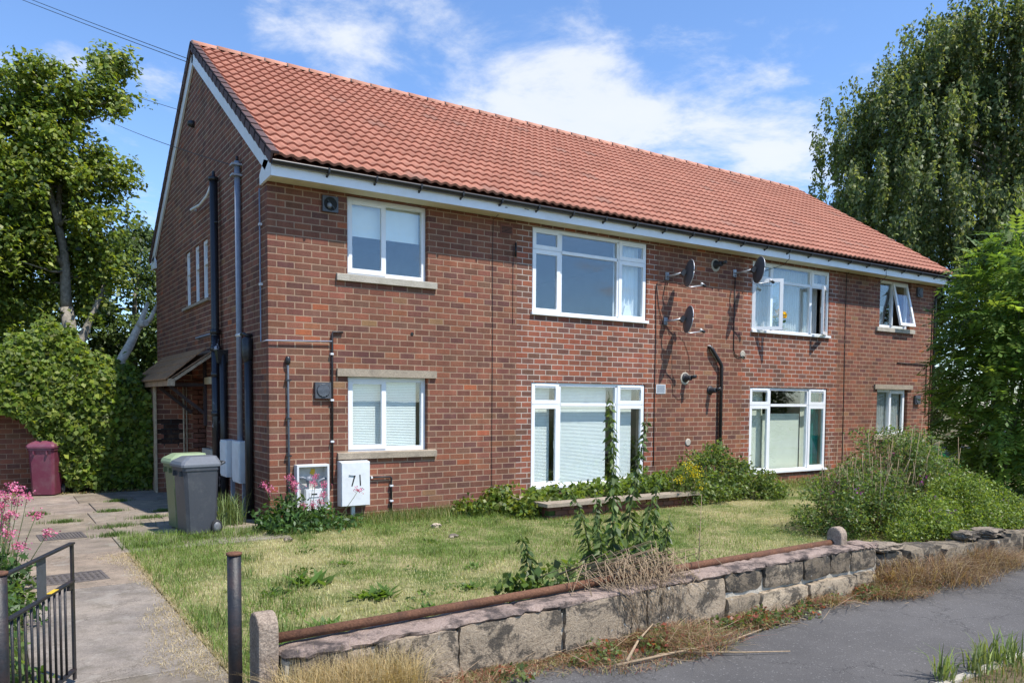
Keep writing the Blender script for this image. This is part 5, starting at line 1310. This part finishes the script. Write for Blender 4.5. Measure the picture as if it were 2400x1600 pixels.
N = 46000; x = rng.uniform(-4.9, -.35, N); topz = np.interp(x, [-4.9, -3.9, -3.35, -2.95, -2.65, -2.3, -1.9, -1.5, -1.1, -.7, -.35], [2.3, 2.5, 2.75, 3.2, 3.42, 3.36, 3.05, 2.8, 2.5, 2.3, 2.0])+.10*np.sin(x*5.3+1)+.07*np.sin(x*11.7)+.05*np.sin(x*23)+rng.exponential(.045, N)
botz = np.interp(x, [-4.9, -3.25, -2.95, -2.6, -2.2, -.35], [1.75, 1.65, 1.45, .95, .12, .05]); q = rng.uniform(0, 1, N)**.9
z = botz+(topz-botz)*q
bul = .42*np.sqrt(np.clip(1-((z-1.7)/1.9)**2, 0, 1))+.22*fnoise(np.stack([x, z], 1), 2.2, 31)+.13*fnoise(np.stack([x, z], 1), 6, 32)
y = 6.55-bul*np.clip((topz-z)/.5+.15, 0, 1)+rng.normal(0, .05, N)+.45*np.clip(1-(topz-z)/.55, 0, 1)*rng.uniform(0, 1, N)
P = np.stack([x+2.2, y-6.5, z], 1); O = np.stack([rng.normal(0, .2, N), np.full(N, -1.0), np.full(N, .55)+1.2*np.clip(1-(topz-z)/.5, 0, 1)], 1)
o = leaves_facing('foliage', P, O, [(.12, .185, .022), (.165, .225, .028), (.08, .13, .02), (.21, .25, .04)], .09, .85, ivy, 'leaf_glossy', 1.5, .28, .5)
mb = MB()
for i in range(26):
    xx = random.uniform(-.5, 1.7); mb.tube([(xx, .08, 0), (xx+random.uniform(-.2, .2), .1, .9), (xx+random.uniform(-.4, .4), .12, 1.9)], [.02, .015, .008], 5)
obj('stem', mb, 'wood_stem', ivy)
P = strew(1400, -3.2, -.5, 5.9, 6.6); tall('leaf_litter', P, .05, .02, [(.3, .22, .1), (.2, .15, .07), (.1, .13, .04)], 'dry leaf litter along the foot of the ivy', 1.4, 'leaf litter')

# ------------------------------------------------------------------ weeping birch
bt = thing('birch_tree', 'large weeping birch rising behind the far end of the house', 'tree', (28.6, 3.0, 0)); tb = MB()
limb(tb, (0, 0, 0), (.3, .3, 9), .32, .18, .02, 8); limb(tb, (.3, .3, 9), (.2, .2, 15.6), .17, .03, .03, 8)
st = []
for i in range(330):
    a = rng.uniform(0, 6.283); hgt = 5.0+11.2*rng.uniform(0, 1)**.72; env = 6.9*math.sqrt(max(.05, 1-((hgt-8.8)/8.3)**2)); rad = env*rng.uniform(.25, 1)**.55
    e = np.array((math.cos(a)*rad*.95, math.sin(a)*rad, hgt)); st.append(e)
    if i < 70: limb(tb, (.3, .3, max(3, hgt-rad*.55)), e, .06, .012, .1, 6)
obj('trunk', tb, 'bark_birch', bt)
P = []; A = []
for e in st:
    for k in range(13):
        s0 = e+rng.normal(0, .55, 3)*np.array((1, 1, .5)); L_ = rng.uniform(.7, 2.3); n = int(44*L_); t = rng.uniform(0, 1, n)
        dr = rng.normal(0, .14, 2); q = np.stack([s0[0]+dr[0]*t*L_, s0[1]+dr[1]*t*L_, s0[2]-t*L_], 1)+rng.normal(0, .07, (n, 3)); q = q[q[:, 2] > 2.2]; P.append(q); A.append(np.tile((dr[0], dr[1], -1.0), (len(q), 1)))
P = np.concatenate(P); A = np.concatenate(A); A = unit(A)+rng.normal(0, .55, A.shape); BN = unit(P-np.array((.2, .2, 8.0)))*.5+SUN*.8+rng.normal(0, .55, P.shape)
leafmass('crown', P, [(.13, .175, .06), (.17, .22, .078), (.095, .135, .046), (.22, .25, .12)], .15, .6, bt, 'leaf_glossy', .28, A=A, Nv=BN)
# darker trees and hedge behind the sapling
broadleaf('dark_tree', (24.0, -1.5, 0), 'dark leafy tree filling the gap behind the sapling', [((0, 0, 0), (0, 0, 3.5), .2, .1)], [((0, 0, 3.6), (2.6, 3.0, 2.8), 200), ((3, -4, 3.0), (2.6, 3.0, 2.6), 160)], [(.04, .07, .018), (.055, .095, .022)], .17, 420, nl=12)
broadleaf('dark_tree', (21.8, 3.6, 0), 'dark bushy tree close behind the far gable end', [((0, 0, 0), (0, 0, 3.0), .15, .08)], [((0, 0, 2.6), (1.7, 2.2, 2.4), 150)], [(.04, .07, .018), (.06, .10, .022)], .16, 420, nl=12)

# ------------------------------------------------------------------ ash sapling in front of the far corner
def ash(base, label, centre, rad, nl, hmax):
    t = thing('ash_sapling', label, 'sapling', base); tb = MB(); P = []; A = []; S = []; Cc = []
    stems = []
    for i in range(7):
        top = np.array((rng.normal(centre[0], rad[0]*.4), rng.normal(centre[1], rad[1]*.4), hmax*rng.uniform(.65, 1.0))); stems.append(limb(tb, (rng.normal(.2, .15), rng.normal(0, .15), 0), top, .035, .008, .06, 9))
    obj('stem', tb, 'green_stem', t)
    for i in range(nl):
        d = rvec(1)[0]; q = rng.uniform(.1, 1)**.4; c = np.array(centre)+d*q*np.array(rad)
        if c[2] < .15 or c[2] > hmax*1.03: continue
        a = unit(np.array((d[0], d[1], -.15+rng.normal(0, .3)))+rng.normal(0, .35, 3)); s_ = unit(np.cross(a, (0, 0, 1.))+rng.normal(0, .2, 3)); L_ = rng.uniform(.28, .46); k = 5; tone = rng.uniform(.7, 1.35)
        base_c = np.array(((.11, .19, .04), (.145, .235, .045), (.08, .145, .035), (.2, .28, .06))[rng.integers(4)])*tone
        for j in range(k):
            p = c+a*L_*(j/k); dz = np.array((0, 0, -.06*(j/k)**2))
            for sg in (-1, 1): P.append(p+dz); A.append(s_*sg+a*.55+np.array((0, 0, -.18))); S.append(a); Cc.append(base_c)
        P.append(c+a*L_+np.array((0, 0, -.06))); A.append(a+np.array((0, 0, -.3))); S.append(s_); Cc.append(base_c)
    P, A, S, Cc = map(np.array, (P, A, S, Cc)); N = len(P); v, f = leafquads(P, A, S, .155*rng.uniform(.7, 1.25, N), .42, .12)
    npmesh('foliage', v, f, np.repeat(np.clip(Cc*(1+rng.normal(0, .12, (N, 1))), .005, 1), 4, 0), 'leaf_glossy', t, 'stuff'); return t
ash((13.9, -3.9, 0), 'leafy ash sapling with feathered leaves hiding the far corner of the house', (.75, 0, 2.6), (1.85, 1.5, 3.2), 3000, 5.8)

# ------------------------------------------------------------------ shrubs
def shrub(name, label, base, blobs, pal, leaf, per, stemn, stemcol='wood_stem', hmax=1.5, width=.55, mat='leaf', k=.8, var=.3, extra=None):
    t = thing(name, label, 'shrub', base); C = []; Rr = []
    for (c, rad, n) in blobs:
        d = rvec(n); d[:, 2] = np.abs(d[:, 2])*1.0; q = rng.uniform(.4, 1, (n, 1))**.5; C.append(np.array(c)+d*q*np.array(rad)); Rr.append(rng.uniform(.12, .26, n))
    C = np.concatenate(C); Rr = np.concatenate(Rr); P, O = clumps(C, Rr, per, .9); P2, O2 = shoots(C, len(C)//2+4, .18, .42, .7, 14); P, O = np.concatenate([P, P2]), np.concatenate([O, O2]); m_ = P[:, 2] > .02; P, O = P[m_], O[m_]
    tb = MB()
    for i in rng.choice(len(C), min(stemn, len(C)), replace=False): limb(tb, (C[i][0]*.55+rng.normal(0, .1), C[i][1]*.55, -.02), C[i]+np.array((0, 0, rng.uniform(0, .15))), .010, .003, .08, 5)
    obj('stem', tb, stemcol, t)['kind'] = 'stuff'; leaves_facing('foliage', P, O*.7+np.array((0, 0, .5)), pal, leaf, width, t, mat, k, var); return t, C
s1, C1 = shrub('mixed_shrub', 'big straggly shrub with brown dead stems behind the end of the stone wall', (7.9, -5.0, 0),
    [((-.55, 0, .05), (1.0, .85, 1.0), 90), ((.5, .1, .15), (1.1, .9, 1.4), 120), ((1.5, 0, .05), (.9, .8, 1.0), 70), ((-.9, -.3, 0), (.5, .6, .55), 30)], [(.12, .19, .045), (.15, .22, .055), (.09, .145, .038), (.17, .19, .07)], .044, 1900, 150, width=.5)
mb = MB()
for i in range(120):
    x, y = rng.uniform(-.9, 1.5), rng.uniform(-.6, .6); h = rng.uniform(.9, 1.8)*(1-.25*abs(x-.4)); limb(mb, (x, y, .2), (x+rng.normal(0, .16), y+rng.normal(0, .12), h), .007, .003, .05, 4)
o = obj('dead_stem', mb, 'wood_stem', s1); o['kind'] = 'stuff'
s2, C2 = shrub('privet_shrub', 'bright yellow green privet shrub sprawling over the ruined wall', (8.0, -6.15, 0), [((.2, 0, .1), (1.15, .55, .75), 130), ((-1.1, -.2, .1), (.8, .4, .45), 60), ((.95, -.1, .1), (.6, .5, .5), 50)], [(.14, .205, .034), (.18, .245, .042), (.105, .165, .03), (.22, .27, .06)], .038, 2300, 70, width=.5, k=.7)
for (nm, sh, C, pal, n_) in (('blossom', s1, C1, [(.28, .06, .24), (.22, .05, .3)], 16), ('blossom', s2, C2, [(.3, .12, .34)], 8)):
    i = rng.choice(len(C), n_); P = np.repeat(C[i]+np.array((0, -.12, .12)), 9, 0)+rng.normal(0, .018, (n_*9, 3)); v, f = leafquads(P, rvec(len(P)), rvec(len(P)), .035, .8); npmesh(nm, v, f, np.repeat(jcol(len(P), pal, .15), 4, 0), 'petal', sh, 'stuff')
s3, C3 = shrub('bramble_bush', 'dark green bramble bush against the wall between the tall ground floor windows', (8.75, -1.0, 0), [((-.2, .1, .0), (.9, .7, 1.05), 100), ((.75, -.2, 0), (.85, .7, .6), 60), ((-.9, -.2, 0), (.6, .6, .6), 40)], [(.11, .17, .04), (.145, .21, .05), (.085, .135, .038), (.18, .22, .07)], .06, 900, 70, width=.65)
s4, C4 = shrub('ragwort', 'yellow flowering ragwort beside the bramble bush', (7.35, -1.45, 0), [((0, 0, .1), (.4, .35, .55), 32)], [(.09, .14, .03), (.12, .17, .04)], .05, 900, 25, width=.4)
for j, (x, y, z, s_) in enumerate(((-.1, -.15, .72, .12), (.1, -.15, .66, .14), (.0, -.2, .58, .1), (.15, -.2, .38, .09), (-.25, -.1, .5, .07))):
    P = np.tile((x, y, z), (75, 1))+rng.normal(0, s_*.55, (75, 3)); v, f = leafquads(P, rvec(75), rvec(75), .026, .9); npmesh('blossom', v, f, np.repeat(jcol(75, [(.68, .55, .02), (.56, .44, .02)], .1), 4, 0), 'petal', s4, 'stuff')
s5, C5 = shrub('creeper', 'pale green lobed creeper filling the planter under the tall window', (5.7, -.85, .2), [((-1.0, .0, 0), (.5, .5, .16), 20), ((.1, .05, 0), (.55, .5, .2), 26), ((1.15, 0, 0), (.5, .5, .28), 30)], [(.13, .19, .03), (.17, .23, .04), (.1, .16, .03)], .075, 560, 20, 'green_stem', width=.9, k=1.2)
s6, C6 = shrub('creeper', 'yellowing creeper clump by the black cable at the corner of the planter', (3.75, -.75, 0), [((.15, .25, 0), (.28, .3, .44), 18), ((.2, -.5, 0), (.35, .35, .24), 18), ((-.45, .2, 0), (.25, .3, .22), 9)], [(.14, .2, .03), (.2, .23, .04), (.09, .14, .03)], .07, 750, 14, 'green_stem', width=.9, k=1.2)
# valerian with pink flower heads
def valerian(base, label, blobs, heads, dx=.5):
    t, C = shrub('valerian', label, base, blobs, [(.06, .125, .03), (.085, .16, .04), (.05, .1, .03)], .085, 480, 26, 'green_stem', width=.42, k=.8)
    mb = MB(); PP = []
    for (x, y, z) in heads:
        limb(mb, (x*.6, y*.6, .05), (x, y, z), .006, .003, .05, 5); n = 70; PP.append(np.array((x, y, z))+rng.normal(0, 1, (n, 3))*np.array((.032, .032, .026)))
    o = obj('flower_stalk', mb, 'green_stem', t); o['kind'] = 'stuff'
    P = np.concatenate(PP); v, f = leafquads(P, rvec(len(P)), rvec(len(P)), .022, .9); npmesh('flower_head', v, f, np.repeat(jcol(len(P), [(.58, .15, .27), (.48, .10, .22), (.66, .26, .38)], .15), 4, 0), 'petal', t, 'stuff')
random.seed(3)
valerian((-3.75, -2.9, 0), 'pink flowered valerian spreading over the left edge of the path', [((0, 0, 0), (.45, .9, .55), 60), ((.1, -1.3, 0), (.35, .6, .35), 26), ((-.5, .3, 0), (.6, 1.0, .6), 40)],
    [(random.uniform(-.5, .5), random.uniform(-.6, .9), random.uniform(.62, 1.0)) for _ in range(34)]+[(.62, .2, .75), (.55, .5, .9), (.7, -.1, .6), (.45, -.5, .55)])
valerian((.28, -.62, 0), 'pink flowered valerian against the house corner before the meter boxes', [((-.2, 0, 0), (.38, .35, .42), 36), ((.35, -.05, 0), (.4, .35, .22), 22)],
    [(random.uniform(-.55, .9), random.uniform(-.25, .35), random.uniform(.35, .8)) for _ in range(14)])
def rosette(x, y, n, L_, label, nm='dock_plant', pal=((.09, .16, .03), (.12, .2, .04)), z=0):
    a = rng.uniform(0, 6.283, n); A = np.stack([np.cos(a), np.sin(a), rng.uniform(.15, .9, n)], 1); P = np.stack([x+rng.normal(0, L_*.5, n), y+rng.normal(0, L_*.4, n), np.full(n, z)+.0], 1)
    v, f = leafquads(P, A, np.stack([-np.sin(a), np.cos(a), np.zeros(n)], 1), L_*rng.uniform(.6, 1.3, n), .32, .1); o = npmesh(nm, v, f, np.repeat(jcol(n, pal, .2), 4, 0), 'leaf', None, 'stuff'); tag(o, label, 'weed', 'broad leaved weeds in the lawn')
for (x, y, n, L_) in ((-.79, -4.0, 60, .2), (-.4, -4.85, 90, .16), (-1.19, -5.7, 60, .14), (-1.25, -4.3, 30, .12), (1.1, -4.2, 26, .1), (-.2, -5.6, 40, .12), (.6, -5.0, 30, .1), (-.1, -3.2, 24, .1), (2.2, -4.6, 30, .1), (-1.7, -5.9, 40, .14), (.9, -6.3, 60, .14), (3.4, -5.8, 40, .12)):
    rosette(x, y, n, L_, 'broad leaved green weed growing flat in the lawn')
# nettles behind the wall
def nettle(base, h, bend, label, n=36):
    t = thing('nettle', label, 'nettle', base); mb = MB(); pts = [(bend*q**2*h+.01*math.sin(9*q), .02*math.sin(7*q), h*q) for q in np.linspace(0, 1, 14)]; mb.tube(pts, list(np.linspace(.011, .003, 14)), 7); obj('stem', mb, 'green_stem', t)
    P = []; A = []; S = []
    for i in range(n):
        q = .06+.92*i/n; p = np.array((bend*q**2*h, 0, h*q)); a0 = i*1.6+rng.normal(0, .3); s_ = .16*(1-q*.72)
        for k in range(2 if q < .97 else 5):
            a = a0+k*math.pi; pe = np.array((math.cos(a), math.sin(a), .25))*.09*(1-q)*rng.uniform(.3, 1.2); P.append(p+pe); A.append((math.cos(a)*1.0, math.sin(a)*1.0, -.75-rng.uniform(0, .6))); S.append((-math.sin(a), math.cos(a), 0))
            for _ in range(2): P.append(p+rng.normal(0, .012, 3)); A.append((math.cos(a)+rng.normal(0, .5), math.sin(a)+rng.normal(0, .5), -1.0)); S.append(rng.normal(size=3))
    P, A, S = map(lambda q: np.array(q, float), (P, A, S)); sz = np.clip(.165*(1-.62*P[:, 2]/h), .05, .2)*rng.uniform(.75, 1.2, len(P)); v, f = leafquads(P, A, S, sz, .42, .12)
    npmesh('foliage', v, f, np.repeat(jcol(len(P), [(.10, .155, .04), (.13, .185, .05), (.08, .12, .04)], .25), 4, 0), 'leaf', t, 'stuff'); return t
nettle((1.36, -6.35, 0), 2.02, -.045, 'tallest nettle stalk behind the stone wall, in front of the ground floor window blinds', 44)
nettle((1.58, -6.25, 0), 1.82, .15, 'second tall nettle stalk leaning towards the lone bramble bush', 40)
for (x, y, h, b, lb) in ((1.2, -6.4, .9, -.15, 'short nettle shoot leaning away from the tallest nettle stalk'), (1.75, -6.4, 1.0, .1, 'waist high nettle shoot beside the second tall nettle stalk'), (1.5, -6.5, .75, .05, 'small upright nettle shoot between the two tall nettle stalks'), (.55, -6.2, .75, -.2, 'lone drooping nettle shoot standing apart behind the rusty rail'), (2.0, -6.3, .8, .15, 'outermost short nettle shoot towards the thin brown weed stalk'), (1.25, -6.2, 1.15, -.28, 'chest high nettle shoot arching towards the gate'), (1.85, -6.1, 1.2, .3, 'chest high nettle shoot arching along the wall away from the gate'), (1.45, -6.05, 1.05, -.08, 'chest high nettle shoot rising straight behind the tallest stalk')): nettle((x, y, 0), h, b, lb, 22)['group'] = 'short nettle shoots'
for (x, y, h, b) in ((2.75, -6.1, .95, .02),): 
    t = thing('dry_weed', 'single thin brown weed stalk standing in the lawn behind the wall', 'weed', (x, y, 0)); mb = MB(); mb.tube([(0, 0, 0), (.01, 0, .4), (.03, 0, h)], [.006, .005, .002], 5)
    for k in range(9): a = random.uniform(0, 6.28); z = .25+.07*k; mb.tube([(.01, 0, z), (.01+.09*math.cos(a), .09*math.sin(a), z+.06)], [.003, .001], 4)
    obj('stalk', mb, 'wood_stem', t)
# creeper trailing along the wall top and a thatch of dead bramble
P, O = clumps([np.array((rng.uniform(.0, 1.6), rng.uniform(-6.7, -6.25), rng.uniform(.05, .42))) for _ in range(40)], rng.uniform(.1, .2, 40), 900, .8)
o = leaves_facing('trailing_creeper', P, O+np.array((0, -.4, .5)), [(.1, .16, .03), (.13, .19, .04), (.07, .11, .03)], .065, .8, None, 'leaf', 1); tag(o, 'green creeper trailing along the back of the stone wall below the nettles', 'creeper')
mb = MB()
for i in range(220):
    a = rng.uniform(0, 1); x = 1.05+rng.normal(0, .24); y0 = -6.72+rng.normal(0, .1); z0 = .48+rng.normal(0, .06); dn = rng.uniform(.1, .5)
    mb.tube([(x, y0, z0-.05), (x+rng.normal(.05, .1), y0-.25, z0+.07), (x+rng.normal(.12, .14), -7.13+rng.normal(0, .05), max(.0, z0-dn))], [.004, .0035, .002], 4)
o = obj('dead_bramble', mb, 'wood_stem'); tag(o, 'tangle of dead brown bramble stems spilling over the stone wall', 'bramble', kind='stuff')
for (x, y) in ((-.2, 1.0), (-.35, .9)): 
    P = np.stack([rng.normal(x-.25, .1, 120), rng.normal(.45, .12, 120), np.zeros(120)], 1)
    o = tall('spiky_grass', P, .5, .012, [(.13, .19, .06), (.18, .23, .09)], 'coarse grass clump at the foot of the cable boxes', .6); o['group'] = 'grass clumps by the cable boxes'
P, O = clumps([np.array((random.uniform(-3.6, -3.3), random.uniform(-6.6, -3.2), random.uniform(.02, .2))) for _ in range(26)], rng.uniform(.1, .22, 26), 700, .8)
o = leaves_facing('border_plants', P, O+np.array((.2, 0, .7)), [(.1, .17, .03), (.14, .2, .05), (.07, .13, .03)], .08, .4, None, 'leaf', .9); tag(o, 'leafy border plants along the left edge of the path behind the gate', 'plants')
P = strew(26000, -9, -3.3, -6.8, 3.0); tall('border_grass', P, .09, .006, [(.08, .13, .03), (.12, .16, .05), (.25, .2, .1)], 'rough grass in the border left of the path')

P = rough_strip(9000, -1.9, 9.0, -6.85, -6.1, lambda P: np.clip((-6.1-P[:, 1])/.7, 0, 1)*fnoise(P, 2.2, 61)); tall('long_grass', P, .13, .006, [(.1, .16, .03), (.14, .2, .05), (.3, .27, .13)], 'longer green grass along the inner side of the stone wall')

# small green and reddish weeds in the debris at the wall foot, and broken straw
def leaf_scatter(name, cent, pal, leaf, label, per=500, mat='leaf', width=.6):
    C = np.array(cent); P, O = clumps(C, rng.uniform(.06, .16, len(C)), per*6, .6); P = P[P[:, 2] > -.06]; o = leaves_facing(name, P, rvec(len(P))*.5+np.array((0, -.3, .8)), pal, leaf, width, None, mat, 1); return tag(o, label, 'weeds')
leaf_scatter('wall_weeds', [(rng.uniform(-1.6, 4.6), rng.uniform(-7.45, -7.15), -.02) for _ in range(34)], [(.12, .17, .045), (.17, .2, .07), (.09, .13, .04), (.28, .09, .06)], .04, 'small green and reddish weeds in the dead grass at the foot of the stone wall')
leaf_scatter('lawn_weeds', [(rng.uniform(-1.9, 6.5), rng.uniform(-6.6, -.8), .0) for _ in range(46)], [(.1, .17, .035), (.14, .2, .045), (.08, .13, .03)], .04, 'low broad leaved weeds and clover scattered over the lawn', 220)
mb = MB()
for i in range(260):
    x = rng.uniform(-1.9, 9.5); y = -7.12-abs(rng.normal(0, .22)); a = rng.uniform(0, 6.28); L_ = rng.uniform(.08, .4); z = -.045+abs(rng.normal(0, .02))
    mb.tube([(x, y, z), (x+L_*.5*math.cos(a), y+L_*.3*math.sin(a), z+rng.uniform(0, .05)), (x+L_*math.cos(a), y+L_*.6*math.sin(a), z+rng.uniform(0, .1))], [.0035, .003, .0015], 4)
tag(obj('dry_straw', mb, 'wood_stem'), 'broken dry straw littering the pavement edge below the stone wall', 'straw', kind='stuff')
for i in range(46):
    x, y = rng.uniform(-2.0, 5.5), rng.uniform(-6.7, -.4)
    if i % 2: x = rng.uniform(-2.05, -.9)
    P = np.stack([rng.normal(x, .09, 70), rng.normal(y, .07, 70), np.zeros(70)], 1) if i == 0 else np.concatenate([P, np.stack([rng.normal(x, .09, 70), rng.normal(y, .07, 70), np.zeros(70)], 1)])
tall('grass_tufts', P, .12, .006, [(.09, .15, .03), (.13, .2, .05), (.2, .22, .08)], 'longer green tufts standing out of the short lawn')

broadleaf('dark_tree', (-9.0, 17.0, 0), 'dark leafy tree beyond the open end of the brick garden wall', [((0, 0, 0), (0, 0, 4.0), .2, .1)], [((0, 0, 4.8), (3.2, 2.0, 3.6), 200)], [(.07, .115, .022), (.09, .14, .028), (.05, .09, .02)], .15, 380, nl=16)
broadleaf('dark_tree', (-15.5, 18.0, 0), 'dark leafy tree farthest along the brick garden wall', [((0, 0, 0), (0, 0, 4.0), .2, .1)], [((0, 0, 4.2), (3.6, 2.0, 3.4), 180)], [(.06, .10, .02), (.08, .125, .026)], .16, 340, nl=12)
